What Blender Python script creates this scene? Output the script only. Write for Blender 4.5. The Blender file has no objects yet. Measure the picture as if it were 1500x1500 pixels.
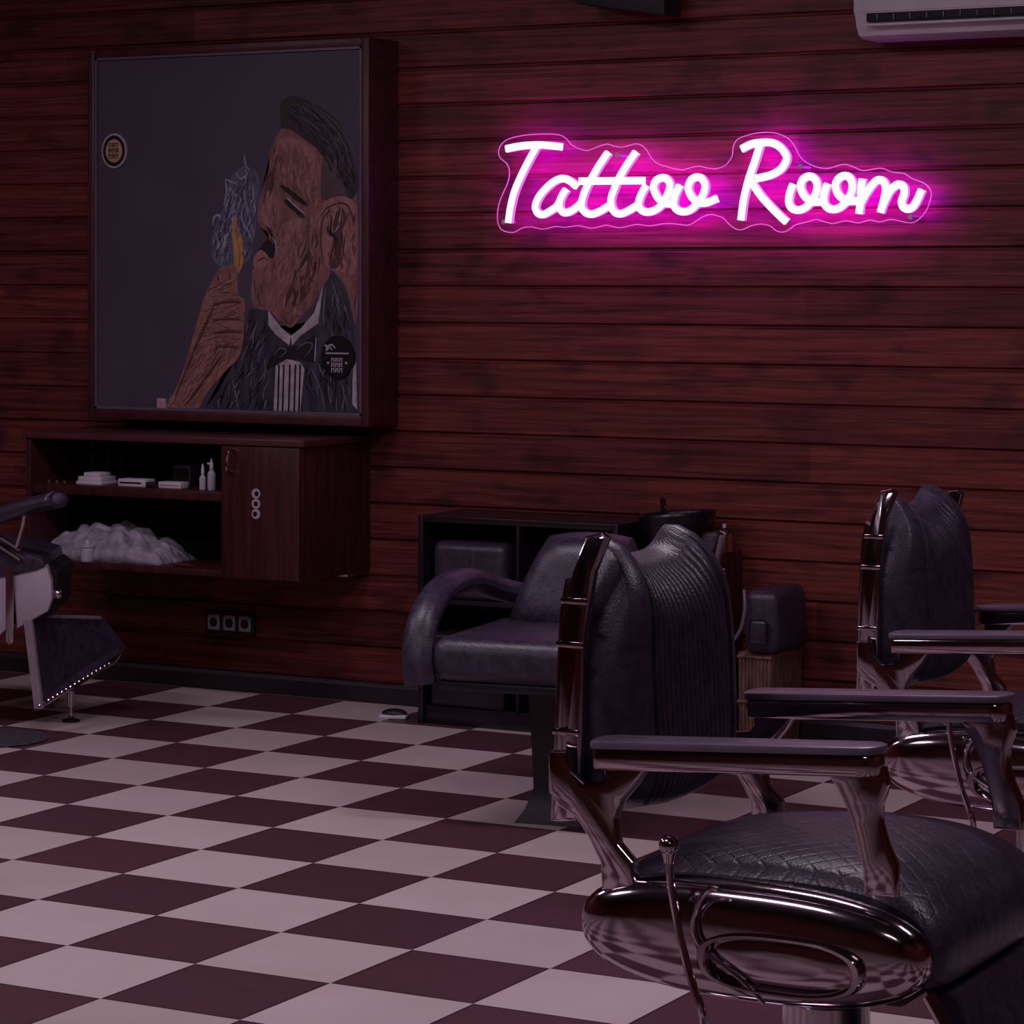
import bpy, bmesh, math, random
from mathutils import Vector, Matrix
random.seed(7)
C = bpy.context.scene.collection
PI = math.pi

# ------------------------------------------------------------------ camera
T = .34                      # floor tile
F, CX, CY, YAW, H = 4216.5, 633.4, 401.15, .518, 4.345*T
cy, sy = math.cos(YAW), math.sin(YAW)
cam_data = bpy.data.cameras.new('camera')
cam = bpy.data.objects.new('camera', cam_data); C.objects.link(cam)
cam.location = (0, 0, H)
cam.rotation_euler = (PI/2, 0, YAW)
cam_data.sensor_width = 36; cam_data.lens = F/1500*36
cam_data.shift_x = (750-CX)/1500
cam_data.shift_y = -(750-CY)/1500
cam_data.clip_end = 60
bpy.context.scene.camera = cam

# ------------------------------------------------------------------ world, lamps, exposure
w = bpy.data.worlds.new('world'); bpy.context.scene.world = w; w.use_nodes = True
w.node_tree.nodes['Background'].inputs[0].default_value = (.02, .012, .02, 1)
w.node_tree.nodes['Background'].inputs[1].default_value = 1
vs = bpy.context.scene.view_settings
vs.view_transform = 'Standard'; vs.look = 'None'; vs.gamma = 1; vs.exposure = 0
try: vs.use_curve_mapping = False
except Exception: pass
LAMPCOL = (1, .79, .95)
def area(name, loc, sx, sy_, power, rot=(0, 0, 0), col=LAMPCOL):
    l = bpy.data.lights.new(name, 'AREA'); l.shape = 'RECTANGLE'; l.size = sx; l.size_y = sy_
    l.energy = power; l.color = col
    o = bpy.data.objects.new(name, l); C.objects.link(o); o.location = loc; o.rotation_euler = rot
    return o
CEIL = 3.1
LAMPS = [(-6.6, 5.2, 22), (-4.4, 5.8, 20), (-2.4, 6.0, 18), (-5.2, 2.8, 18), (-2.6, 2.6, 24), (-.2, 5.4, 16), (0, 1.2, 8)]
for i, (x, y, p) in enumerate(LAMPS):
    area('ceiling_lamp_light', (x, y, CEIL-.07), .9, .22, p)

# ------------------------------------------------------------------ pixel helper (plane Y = const)
def ray(px, py):
    a = (px-CX)/F; b = -(py-CY)/F
    return (-sy+a*cy, cy+a*sy, b)
def at(px, py, Y):
    r = ray(px, py); t = Y/r[1]; return Vector((r[0]*t, Y, H+r[2]*t))
def onz(px, py, z=0):
    r = ray(px, py); t = (z-H)/r[2]; return Vector((r[0]*t, r[1]*t, z))

# ------------------------------------------------------------------ materials
def newmat(name):
    m = bpy.data.materials.new(name); m.use_nodes = True
    return m, m.node_tree.nodes, m.node_tree.links, m.node_tree.nodes['Principled BSDF']
def pmat(name, col, rough=.5, metal=0, spec=.5, var=.25, scale=12, bump=0, bscale=200, stretch=(1, 1, 1), coat=0, emit=None, estr=0):
    m, n, l, p = newmat(name)
    tc = n.new('ShaderNodeTexCoord'); mp = n.new('ShaderNodeMapping'); mp.inputs['Scale'].default_value = stretch
    l.new(tc.outputs['Object'], mp.inputs[0])
    nz = n.new('ShaderNodeTexNoise'); nz.inputs['Scale'].default_value = scale; nz.inputs['Detail'].default_value = 4
    l.new(mp.outputs[0], nz.inputs['Vector'])
    r = n.new('ShaderNodeValToRGB'); e = r.color_ramp.elements
    e[0].position = .3; e[1].position = .7
    e[0].color = tuple(c*(1-var) for c in col)+(1,); e[1].color = tuple(min(1, c*(1+var)) for c in col)+(1,)
    l.new(nz.outputs['Fac'], r.inputs[0]); l.new(r.outputs[0], p.inputs['Base Color'])
    p.inputs['Roughness'].default_value = rough; p.inputs['Metallic'].default_value = metal
    p.inputs['Specular IOR Level'].default_value = spec
    p.inputs['Coat Weight'].default_value = coat; p.inputs['Coat Roughness'].default_value = .1
    if bump:
        b = n.new('ShaderNodeBump'); b.inputs['Strength'].default_value = bump; b.inputs['Distance'].default_value = .002
        n2 = n.new('ShaderNodeTexNoise'); n2.inputs['Scale'].default_value = bscale
        l.new(mp.outputs[0], n2.inputs['Vector']); l.new(n2.outputs['Fac'], b.inputs['Height']); l.new(b.outputs[0], p.inputs['Normal'])
    if emit:
        p.inputs['Emission Color'].default_value = emit+(1,); p.inputs['Emission Strength'].default_value = estr
    return m

def math_node(n, l, op, a, b=None):
    q = n.new('ShaderNodeMath'); q.operation = op
    for i, v in enumerate((a, b)):
        if v is None: continue
        if isinstance(v, (int, float)): q.inputs[i].default_value = v
        else: l.new(v, q.inputs[i])
    return q.outputs[0]
def mixc(n, l, fac, a, b, mode='MIX'):
    q = n.new('ShaderNodeMix'); q.data_type = 'RGBA'; q.blend_type = mode
    for i, v in ((0, fac), (6, a), (7, b)):
        if isinstance(v, (int, float)): q.inputs[i].default_value = v
        elif isinstance(v, tuple): q.inputs[i].default_value = v
        else: l.new(v, q.inputs[i])
    return q.outputs[2]

PLANK, PLANK0 = .1245, .062
def wall_wood(name, axis=0):
    m, n, l, p = newmat(name)
    tc = n.new('ShaderNodeTexCoord'); sp = n.new('ShaderNodeSeparateXYZ'); l.new(tc.outputs['Object'], sp.inputs[0])
    u, z = sp.outputs[axis], sp.outputs[2]
    row = math_node(n, l, 'FLOOR', math_node(n, l, 'DIVIDE', math_node(n, l, 'SUBTRACT', z, PLANK0), PLANK))
    off = math_node(n, l, 'MULTIPLY', row, 1.73)
    uu = math_node(n, l, 'ADD', u, off)
    brd = math_node(n, l, 'FLOOR', math_node(n, l, 'DIVIDE', uu, 2.3))
    idn = n.new('ShaderNodeTexWhiteNoise'); idn.noise_dimensions = '2D'
    cb = n.new('ShaderNodeCombineXYZ'); l.new(row, cb.inputs[0]); l.new(brd, cb.inputs[1]); l.new(cb.outputs[0], idn.inputs['Vector'])
    # grain
    cg = n.new('ShaderNodeCombineXYZ'); l.new(math_node(n, l, 'MULTIPLY', uu, 2.2), cg.inputs[0])
    l.new(math_node(n, l, 'MULTIPLY', z, 62), cg.inputs[1]); l.new(math_node(n, l, 'MULTIPLY', row, 3.7), cg.inputs[2])
    g = n.new('ShaderNodeTexNoise'); g.inputs['Scale'].default_value = 1; g.inputs['Detail'].default_value = 6; g.inputs['Distortion'].default_value = .9
    l.new(cg.outputs[0], g.inputs['Vector'])
    # knots and blotches
    ck = n.new('ShaderNodeCombineXYZ'); l.new(math_node(n, l, 'MULTIPLY', uu, 5.5), ck.inputs[0])
    l.new(math_node(n, l, 'MULTIPLY', z, 9), ck.inputs[1]); l.new(math_node(n, l, 'MULTIPLY', row, 2.1), ck.inputs[2])
    k = n.new('ShaderNodeTexNoise'); k.inputs['Scale'].default_value = 1; k.inputs['Detail'].default_value = 3
    l.new(ck.outputs[0], k.inputs['Vector'])
    r = n.new('ShaderNodeValToRGB'); e = r.color_ramp.elements
    e[0].position = .3; e[0].color = (.060, .0115, .0105, 1)
    e[1].position = .72; e[1].color = (.225, .047, .037, 1)
    x = e.new(.5); x.color = (.140, .028, .023, 1)
    l.new(g.outputs['Fac'], r.inputs[0])
    kr = n.new('ShaderNodeValToRGB'); ke = kr.color_ramp.elements
    ke[0].position = .30; ke[0].color = (.33, .33, .48, 1); ke[1].position = .47; ke[1].color = (1, 1, 1, 1)
    l.new(k.outputs['Fac'], kr.inputs[0])
    c1 = mixc(n, l, .75, r.outputs[0], kr.outputs[0], 'MULTIPLY')
    cs = n.new('ShaderNodeCombineXYZ'); l.new(math_node(n, l, 'MULTIPLY', uu, 3.4), cs.inputs[0])
    l.new(math_node(n, l, 'MULTIPLY', z, 115), cs.inputs[1]); l.new(math_node(n, l, 'MULTIPLY', row, 5.3), cs.inputs[2])
    st = n.new('ShaderNodeTexNoise'); st.inputs['Scale'].default_value = 1; st.inputs['Detail'].default_value = 2; l.new(cs.outputs[0], st.inputs['Vector'])
    sr = n.new('ShaderNodeValToRGB'); se = sr.color_ramp.elements
    se[0].position = .27; se[0].color = (.22, .2, .22, 1); se[1].position = .36; se[1].color = (1, 1, 1, 1)
    l.new(st.outputs['Fac'], sr.inputs[0]); c1 = mixc(n, l, .5, c1, sr.outputs[0], 'MULTIPLY')
    v = math_node(n, l, 'ADD', math_node(n, l, 'MULTIPLY', idn.outputs['Value'], .55), .70)
    cv = n.new('ShaderNodeCombineColor'); [l.new(v, cv.inputs[i]) for i in range(3)]
    c2 = mixc(n, l, 1.0, c1, cv.outputs[0], 'MULTIPLY')
    l.new(c2, p.inputs['Base Color'])
    p.inputs['Roughness'].default_value = .5; p.inputs['Specular IOR Level'].default_value = .3
    b = n.new('ShaderNodeBump'); b.inputs['Strength'].default_value = .5; b.inputs['Distance'].default_value = .002
    l.new(g.outputs['Fac'], b.inputs['Height']); l.new(b.outputs[0], p.inputs['Normal'])
    return m

def floor_mat():
    m, n, l, p = newmat('checker_tiles')
    tc = n.new('ShaderNodeTexCoord'); sp = n.new('ShaderNodeSeparateXYZ'); l.new(tc.outputs['Object'], sp.inputs[0])
    j = math_node(n, l, 'ADD', math_node(n, l, 'DIVIDE', sp.outputs[0], T), 12.274+40)
    i = math_node(n, l, 'ADD', math_node(n, l, 'DIVIDE', sp.outputs[1], T), -16.009+40)
    fi, fj = math_node(n, l, 'FLOOR', i), math_node(n, l, 'FLOOR', j)
    par = math_node(n, l, 'MODULO', math_node(n, l, 'ADD', fi, fj), 2)
    def edge(v):
        fr = math_node(n, l, 'FRACT', v)
        return math_node(n, l, 'MINIMUM', fr, math_node(n, l, 'SUBTRACT', 1.0, fr))
    ed = math_node(n, l, 'MINIMUM', edge(i), edge(j))
    g = n.new('ShaderNodeTexNoise'); g.inputs['Scale'].default_value = 4; g.inputs['Detail'].default_value = 6
    l.new(tc.outputs['Object'], g.inputs['Vector'])
    mp = n.new('ShaderNodeMapping'); mp.inputs['Scale'].default_value = (3, 22, 1); l.new(tc.outputs['Object'], mp.inputs[0])
    g2 = n.new('ShaderNodeTexNoise'); g2.inputs['Scale'].default_value = 3; g2.inputs['Detail'].default_value = 5; l.new(mp.outputs[0], g2.inputs['Vector'])
    wn = n.new('ShaderNodeTexWhiteNoise'); wn.noise_dimensions = '2D'
    cb = n.new('ShaderNodeCombineXYZ'); l.new(fi, cb.inputs[0]); l.new(fj, cb.inputs[1]); l.new(cb.outputs[0], wn.inputs['Vector'])
    dk = mixc(n, l, g2.outputs['Fac'], (.074, .029, .040, 1), (.112, .046, .060, 1))
    lt = mixc(n, l, g.outputs['Fac'], (.52, .43, .42, 1), (.64, .55, .54, 1))
    col = mixc(n, l, par, dk, lt)
    v = math_node(n, l, 'ADD', math_node(n, l, 'MULTIPLY', wn.outputs['Value'], .18), .88)
    cv = n.new('ShaderNodeCombineColor'); [l.new(v, cv.inputs[q]) for q in range(3)]
    col = mixc(n, l, 1.0, col, cv.outputs[0], 'MULTIPLY')
    mask = math_node(n, l, 'MULTIPLY', math_node(n, l, 'LESS_THAN', ed, .022), math_node(n, l, 'SUBTRACT', 1.0, par))
    col = mixc(n, l, math_node(n, l, 'MULTIPLY', mask, .6), col, (.018, .008, .012, 1))
    l.new(col, p.inputs['Base Color'])
    p.inputs['Roughness'].default_value = .42; p.inputs['Specular IOR Level'].default_value = .35
    b = n.new('ShaderNodeBump'); b.inputs['Strength'].default_value = .4; b.inputs['Distance'].default_value = .001
    l.new(math_node(n, l, 'MINIMUM', math_node(n, l, 'MULTIPLY', ed, 60), 1.0), b.inputs['Height']); l.new(b.outputs[0], p.inputs['Normal'])
    return m

def leather(name, pleats=0, quilt=False):
    m, n, l, p = newmat(name)
    p.inputs['Base Color'].default_value = (.020, .016, .026, 1)
    p.inputs['Roughness'].default_value = .38; p.inputs['Specular IOR Level'].default_value = .55
    tc = n.new('ShaderNodeTexCoord')
    nz = n.new('ShaderNodeTexNoise'); nz.inputs['Scale'].default_value = 28; nz.inputs['Detail'].default_value = 5; nz.inputs['Distortion'].default_value = 1.2
    l.new(tc.outputs['Object'], nz.inputs['Vector'])
    r = n.new('ShaderNodeValToRGB'); e = r.color_ramp.elements
    e[0].position = .3; e[0].color = (.022, .015, .032, 1); e[1].position = .7; e[1].color = (.052, .038, .074, 1)
    l.new(nz.outputs['Fac'], r.inputs[0]); l.new(r.outputs[0], p.inputs['Base Color'])
    vo = n.new('ShaderNodeTexVoronoi'); vo.inputs['Scale'].default_value = 240; l.new(tc.outputs['Object'], vo.inputs['Vector'])
    b = n.new('ShaderNodeBump'); b.inputs['Strength'].default_value = .25; b.inputs['Distance'].default_value = .0015
    l.new(vo.outputs['Distance'], b.inputs['Height'])
    b2 = n.new('ShaderNodeBump'); b2.inputs['Strength'].default_value = .22; b2.inputs['Distance'].default_value = .003
    l.new(nz.outputs['Fac'], b2.inputs['Height']); l.new(b.outputs[0], b2.inputs['Normal'])
    last = b2
    if quilt:
        sp = n.new('ShaderNodeSeparateXYZ'); l.new(tc.outputs['Object'], sp.inputs[0])
        def ln(a):
            fr = math_node(n, l, 'FRACT', math_node(n, l, 'MULTIPLY', a, 24.0))
            return math_node(n, l, 'ABSOLUTE', math_node(n, l, 'SUBTRACT', fr, .5))
        d1 = ln(math_node(n, l, 'ADD', math_node(n, l, 'ADD', sp.outputs[0], sp.outputs[1]), 5.0))
        d2 = ln(math_node(n, l, 'ADD', math_node(n, l, 'SUBTRACT', sp.outputs[0], sp.outputs[1]), 5.0))
        h = math_node(n, l, 'MINIMUM', math_node(n, l, 'MULTIPLY', math_node(n, l, 'MINIMUM', d1, d2), 6), 1.0)
        b3 = n.new('ShaderNodeBump'); b3.inputs['Strength'].default_value = .22; b3.inputs['Distance'].default_value = .003
        l.new(h, b3.inputs['Height']); l.new(b2.outputs[0], b3.inputs['Normal']); last = b3
    l.new(last.outputs[0], p.inputs['Normal'])
    return m

def emis(name, col, s):
    m, n, l, p = newmat(name)
    p.inputs['Base Color'].default_value = (.8, .6, .75, 1)
    p.inputs['Emission Color'].default_value = col+(1,); p.inputs['Emission Strength'].default_value = s
    return m

M = {}
M['wall'] = wall_wood('wall_planks_x', 0); M['wall_y'] = wall_wood('wall_planks_y', 1)
M['floor'] = floor_mat()
M['ceiling'] = pmat('ceiling_paint', (.10, .08, .09), .8)
M['base'] = pmat('baseboard_dark', (.018, .010, .015), .5)
M['cab'] = pmat('dark_cherry_veneer', (.050, .011, .014), .42, var=.45, scale=6, stretch=(9, 9, .5), spec=.4)
M['cabtop'] = pmat('cherry_top', (.075, .020, .028), .35, var=.3, scale=5, stretch=(.6, 8, 8))
M['frame'] = pmat('dark_cherry_frame', (.060, .014, .020), .42, var=.3, scale=8, stretch=(2, 2, 2))
M['cabin'] = pmat('cabinet_inside', (.006, .003, .005), .7)
M['chrome'] = pmat('chrome', (.47, .39, .44), .11, 1, var=.04, scale=5)
M['chrome2'] = pmat('polished_steel', (.60, .54, .58), .2, 1, var=.1, scale=20)
M['leather'] = leather('black_leather'); M['leatherq'] = leather('black_quilted_leather', quilt=True)
M['black'] = pmat('black_plastic', (.012, .009, .013), .45)
M['blacklac'] = pmat('black_lacquer', (.010, .007, .012), .3)
M['blackm'] = pmat('black_matte', (.007, .005, .008), .7)
M['pad'] = pmat('grey_violet_pad', (.13, .10, .15), .3, var=.15, spec=.6)
M['white'] = pmat('off_white_plastic', (.62, .58, .64), .4, var=.08)
M['whitepanel'] = pmat('white_lacquer_panel', (.42, .36, .44), .35, var=.08)
M['paper'] = pmat('paper', (.6, .55, .6), .7, var=.1)
M['towel'] = pmat('towel_cloth', (.30, .27, .34), .9, var=.5, scale=22, bump=.8, bscale=90)
M['glass'] = pmat('clear_plastic', (.5, .47, .55), .12, var=.1)
M['bottle'] = pmat('amber_bottle', (.12, .03, .015), .2)
M['wicker'] = pmat('woven_brown', (.15, .075, .06), .7, var=.5, scale=60, stretch=(1, 1, .3), bump=.8, bscale=120)
M['mat'] = pmat('grey_mat', (.05, .04, .05), .95, var=.5, scale=80)
M['neon'] = emis('neon_tube_face', (1, .84, 1), 1.35)
M['neon_back'] = emis('neon_tube_spill', (.50, .0, 1), 29.0)
M['neon_side'] = emis('neon_silicone_side', (.95, .10, .80), 1.15)
M['edge'] = emis('acrylic_lit_edge', (.9, .07, .62), .55)
M['rail'] = pmat('grey_metal_rail', (.42, .37, .43), .3, .5, var=.1)
M['brass'] = pmat('brass', (.7, .5, .35), .25, 1)
m, n, l, p = newmat('clear_acrylic')
tr = n.new('ShaderNodeBsdfTransparent'); mx = n.new('ShaderNodeMixShader'); df = n.new('ShaderNodeBsdfTranslucent'); df.inputs[0].default_value = (.9, .75, .9, 1)
mx.inputs[0].default_value = .10; l.new(tr.outputs[0], mx.inputs[1]); l.new(df.outputs[0], mx.inputs[2])
l.new(mx.outputs[0], n['Material Output'].inputs[0]); M['acrylic'] = m

# ------------------------------------------------------------------ mesh helpers
def bm_new(): return bmesh.new()
def box(bm, x0, x1, y0, y1, z0, z1, bev=0, seg=2, mat=0):
    r = bmesh.ops.create_cube(bm, size=1)['verts']
    for v in r:
        v.co = Vector(((x0+x1)/2+v.co.x*(x1-x0), (y0+y1)/2+v.co.y*(y1-y0), (z0+z1)/2+v.co.z*(z1-z0)))
    fs = {f for v in r for f in v.link_faces}
    for f in fs: f.material_index = mat
    if bev:
        es = list({e for v in r for e in v.link_edges})
        o = bmesh.ops.bevel(bm, geom=es, offset=bev, segments=seg, affect='EDGES', profile=.5)
        for f in o['faces']: f.material_index = mat
def cyl(bm, p0, p1, r0, r1=None, seg=24, mat=0):
    p0, p1 = Vector(p0), Vector(p1); r1 = r0 if r1 is None else r1
    d = p1-p0
    mt = Matrix.Translation((p0+p1)/2) @ d.to_track_quat('Z', 'Y').to_matrix().to_4x4()
    o = bmesh.ops.create_cone(bm, cap_ends=True, segments=seg, radius1=r0, radius2=r1, depth=d.length, matrix=mt)
    for v in o['verts']:
        for f in v.link_faces: f.material_index = mat
def ball(bm, c, r, sx=1, sy_=1, sz=1, seg=20, mat=0):
    o = bmesh.ops.create_uvsphere(bm, u_segments=seg, v_segments=seg//2, radius=1, matrix=Matrix.Translation(Vector(c)) @ Matrix.Diagonal((r*sx, r*sy_, r*sz, 1)))
    for v in o['verts']:
        for f in v.link_faces: f.material_index = mat
def smooth_path(pts, k=6):
    pts = [Vector(p) for p in pts]; out = []
    for i in range(len(pts)-1):
        p0 = pts[max(i-1, 0)]; p1 = pts[i]; p2 = pts[i+1]; p3 = pts[min(i+2, len(pts)-1)]
        for s in range(k):
            t = s/k
            out.append(.5*((2*p1)+(p2-p0)*t+(2*p0-5*p1+4*p2-p3)*t*t+(3*p1-p0-3*p2+p3)*t**3))
    out.append(pts[-1]); return out
def tube(bm, pts, r, seg=10, k=6, ends=True, r_end=None, flat=None):
    P = smooth_path(pts, k) if k > 1 else [Vector(p) for p in pts]
    rings = []; up = Vector((0, 0, 1)); prev = None
    for i, p in enumerate(P):
        t = (P[min(i+1, len(P)-1)]-P[max(i-1, 0)]).normalized()
        a = t.cross(up) if prev is None else prev-t*prev.dot(t)
        if a.length < 1e-4: a = t.cross(Vector((1, 0, 0)))
        a.normalize(); prev = a; b = t.cross(a).normalized()
        rr = r if r_end is None else r+(r_end-r)*i/(len(P)-1)
        fx, fy = flat or (1, 1)
        rings.append([bm.verts.new(p+(a*math.cos(2*PI*j/seg)*fx+b*math.sin(2*PI*j/seg)*fy)*rr) for j in range(seg)])
    for i in range(len(rings)-1):
        for j in range(seg):
            bm.faces.new((rings[i][j], rings[i][(j+1) % seg], rings[i+1][(j+1) % seg], rings[i+1][j]))
    if ends: bm.faces.new(rings[0][::-1]); bm.faces.new(rings[-1])
def prism(bm, poly, axis, a0, a1, bev=0, mat=0):
    """poly of 2-D points extruded along axis ('y': poly is x,z ; 'x': poly is y,z ; 'z': poly is x,y)"""
    def mk(p, a): return {'y': (p[0], a, p[1]), 'x': (a, p[0], p[1]), 'z': (p[0], p[1], a)}[axis]
    A = [bm.verts.new(mk(p, a0)) for p in poly]; B = [bm.verts.new(mk(p, a1)) for p in poly]
    fs = [bm.faces.new(A), bm.faces.new(B[::-1])]
    for i in range(len(poly)):
        j = (i+1) % len(poly); fs.append(bm.faces.new((A[i], B[i], B[j], A[j])))
    for f in fs: f.material_index = mat
    bmesh.ops.recalc_face_normals(bm, faces=fs)
    if bev:
        es = list(fs[0].edges)+list(fs[1].edges)
        bmesh.ops.bevel(bm, geom=es, offset=bev, segments=2, affect='EDGES', profile=.5)
def lathe(bm, prof, c, seg=32, axis='z', mat=0):
    c = Vector(c); rings = []
    for r, h in prof:
        ring = []
        for j in range(seg):
            a = 2*PI*j/seg; u, v = max(r, 1e-4)*math.cos(a), max(r, 1e-4)*math.sin(a)
            ring.append(bm.verts.new(c+(Vector((u, v, h)) if axis == 'z' else Vector((u, h, v)))))
        rings.append(ring)
    for i in range(len(rings)-1):
        for j in range(seg):
            f = bm.faces.new((rings[i][j], rings[i][(j+1) % seg], rings[i+1][(j+1) % seg], rings[i+1][j])); f.material_index = mat
    bm.faces.new(rings[0]); bm.faces.new(rings[-1])
def obj(name, bm, mats, parent=None, smooth=30, label=None):
    me = bpy.data.meshes.new(name)
    bmesh.ops.recalc_face_normals(bm, faces=bm.faces[:])
    bm.to_mesh(me); bm.free()
    for m in (mats if isinstance(mats, (list, tuple)) else [mats]): me.materials.append(m)
    if smooth:
        me.polygons.foreach_set('use_smooth', [True]*len(me.polygons))
        try: me.set_sharp_from_angle(angle=math.radians(smooth))
        except Exception: pass
    o = bpy.data.objects.new(name, me); C.objects.link(o)
    if parent: o.parent = parent
    if label: o['label'] = label
    return o
def tag(o, label, cat, group=None):
    o['label'] = label; o['category'] = cat
    if group: o['group'] = group
    return o
def thing(name, label, cat, loc=(0, 0, 0), rz=0, group=None):
    o = bpy.data.objects.new(name, None); C.objects.link(o); o.empty_display_size = .05
    o.location = loc; o.rotation_euler = (0, 0, rz); return tag(o, label, cat, group)
def struct(name, bm, m, parent=None, smooth=30):
    o = obj(name, bm, m, parent, smooth)
    if not parent: o['kind'] = 'structure'
    return o
def dup(root, loc, rz=0):
    r = root.copy(); C.objects.link(r); r.location = loc; r.rotation_euler = (0, 0, rz)
    for ch in list(root.children):
        c = ch.copy(); C.objects.link(c); c.parent = r
        for g in list(ch.children):
            d = g.copy(); C.objects.link(d); d.parent = c
    return r

# ------------------------------------------------------------------ the room
WY = 8.53; X0, X1, Y0 = -8.2, 1.8, -1.6
bm = bm_new(); box(bm, X0, X1, Y0, WY, -.08, 0); struct('floor', bm, M['floor'], smooth=0)
bm = bm_new(); box(bm, X0, X1, Y0, WY, CEIL, CEIL+.08); struct('ceiling', bm, M['ceiling'], smooth=0)
def plank_wall(name, axis, pos, sgn, a0, a1, mt):
    """boards with chamfered edges; sgn = direction from wall face into the wall"""
    prof = []; z = PLANK0-PLANK
    g, d = .0085, .011
    while z < CEIL+.1:
        prof += [(z+.0015, d), (z+g, 0), (z+PLANK-g, 0), (z+PLANK-.0015, d)]; z += PLANK
    prof = [(min(max(q[0], 0), CEIL), q[1]) for q in prof]
    bm = bm_new()
    pts = [(pos+sgn*q[1], q[0]) for q in prof]
    back = pos+sgn*.1
    poly = pts+[(back, CEIL), (back, 0)]
    clean = []
    for q in poly:
        if not clean or (abs(q[0]-clean[-1][0])+abs(q[1]-clean[-1][1])) > 1e-5: clean.append(q)
    rows = []
    for q in clean:
        mk = (lambda a: (a, q[0], q[1])) if axis == 'x' else (lambda a: (q[0], a, q[1]))
        rows.append((bm.verts.new(mk(a0)), bm.verts.new(mk(a1))))
    for i in range(len(rows)):
        j = (i+1) % len(rows); bm.faces.new((rows[i][0], rows[i][1], rows[j][1], rows[j][0]))
    return struct(name, bm, mt, smooth=0)
plank_wall('wall_back', 'x', WY, 1, X0, X1, M['wall'])
plank_wall('wall_left', 'y', X0, -1, Y0, WY, M['wall_y'])
plank_wall('wall_right', 'y', X1, 1, Y0, WY, M['wall_y'])
plank_wall('wall_front', 'x', Y0, -1, X0, X1, M['wall'])
bm = bm_new(); prism(bm, [(WY, 0), (WY-.022, 0), (WY-.022, .055), (WY-.014, .068), (WY, .072)], 'x', X0, X1)
struct('baseboard_back', bm, M['base'])
for i, (x, y, p) in enumerate(LAMPS):
    bm = bm_new(); box(bm, x-.47, x+.47, y-.13, y+.13, CEIL-.06, CEIL, .01)
    o = obj('ceiling_lamp', bm, M['white'])
    where = ['near the left wall', 'in the middle of the back row', 'above the far barber chair', 'left in the middle of the room', 'in front of the near barber chair', 'in the back right corner', 'behind the camera'][i]
    tag(o, 'white rectangular ceiling lamp housing ' + where, 'lamp', 'ceiling lamps')

# ------------------------------------------------------------------ neon sign
SY = WY-.082
def sp_(o, pts): return [(at(o[0]+x*.12, o[1]+y*.12, SY)) for x, y in pts]
A_, B_, C_, D_ = (720, 180), (880, 180), (1060, 180), (1200, 200)
STROKES = [
 ('T', A_, [(185, 318), (380, 282), (580, 270), (720, 278), (855, 292)]),
 ('T', A_, [(560, 290), (470, 450), (370, 650), (290, 840), (240, 1040), (215, 1222)]),
 ('a', A_, [(1045, 775), (960, 705), (860, 680), (740, 740), (620, 860), (560, 960), (545, 1040), (580, 1105), (640, 1120), (720, 1080), (800, 1025), (840, 960)]),
 ('a', A_, [(915, 815), (850, 930), (840, 1030), (890, 1095), (960, 1085), (1040, 1035), (1110, 970)]),
 ('t', A_, [(1430, 365), (1330, 510), (1240, 660), (1170, 790), (1120, 920), (1110, 1020), (1150, 1090), (1230, 1115), (1330, 1080), (1440, 1015)]),
 ('t', A_, [(1080, 712), (1300, 710), (1865, 705)]),
 ('t', B_, [(435, 360), (330, 510), (240, 660), (180, 790), (135, 920), (140, 1020), (180, 1090), (250, 1110), (340, 1075), (450, 1010)]),
 ('o', B_, [(560, 770), (500, 880), (470, 990), (500, 1060), (580, 1090), (680, 1060), (770, 980), (830, 860), (855, 760), (820, 690), (760, 670), (690, 700), (655, 770), (670, 850), (720, 930), (790, 980), (880, 990)]),
 ('o', B_, [(975, 765), (920, 880), (900, 990), (940, 1060), (1030, 1085), (1120, 1050), (1200, 970), (1260, 870), (1285, 770), (1250, 690), (1190, 662), (1120, 690), (1080, 770), (1090, 850), (1140, 930), (1210, 975), (1300, 975), (1420, 925)]),
 ('R', C_, [(225, 320), (350, 260), (480, 240), (600, 245), (700, 300), (772, 400), (765, 480), (700, 570), (600, 630), (500, 660), (400, 680)]),
 ('R', C_, [(455, 260), (400, 440), (330, 640), (290, 780), (250, 960), (220, 1190)]),
 ('R', C_, [(350, 720), (400, 800), (480, 910), (600, 1040), (690, 1130), (770, 1205)]),
 ('o', C_, [(855, 750), (815, 860), (805, 970), (840, 1040), (920, 1065), (1010, 1030), (1090, 940), (1140, 840), (1150, 750), (1115, 680), (1050, 652), (980, 685), (950, 750), (960, 830), (1010, 910), (1080, 960), (1170, 965)]),
 ('o', D_, [(112, 580), (75, 680), (65, 790), (100, 860), (180, 890), (270, 860), (350, 780), (400, 680), (415, 590), (385, 510), (320, 478), (250, 510), (210, 580), (220, 660), (260, 730), (330, 780), (400, 790), (480, 785)]),
 ('m', D_, [(535, 515), (520, 650), (515, 780), (495, 945)]),
 ('m', D_, [(520, 800), (590, 680), (680, 560), (745, 530), (800, 560), (820, 640), (800, 760), (755, 930)]),
 ('m', D_, [(775, 860), (860, 680), (940, 600), (990, 585), (1040, 620), (1045, 700), (1015, 790), (1035, 860), (1100, 885), (1165, 840), (1215, 750), (1258, 650)]),
]
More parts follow.
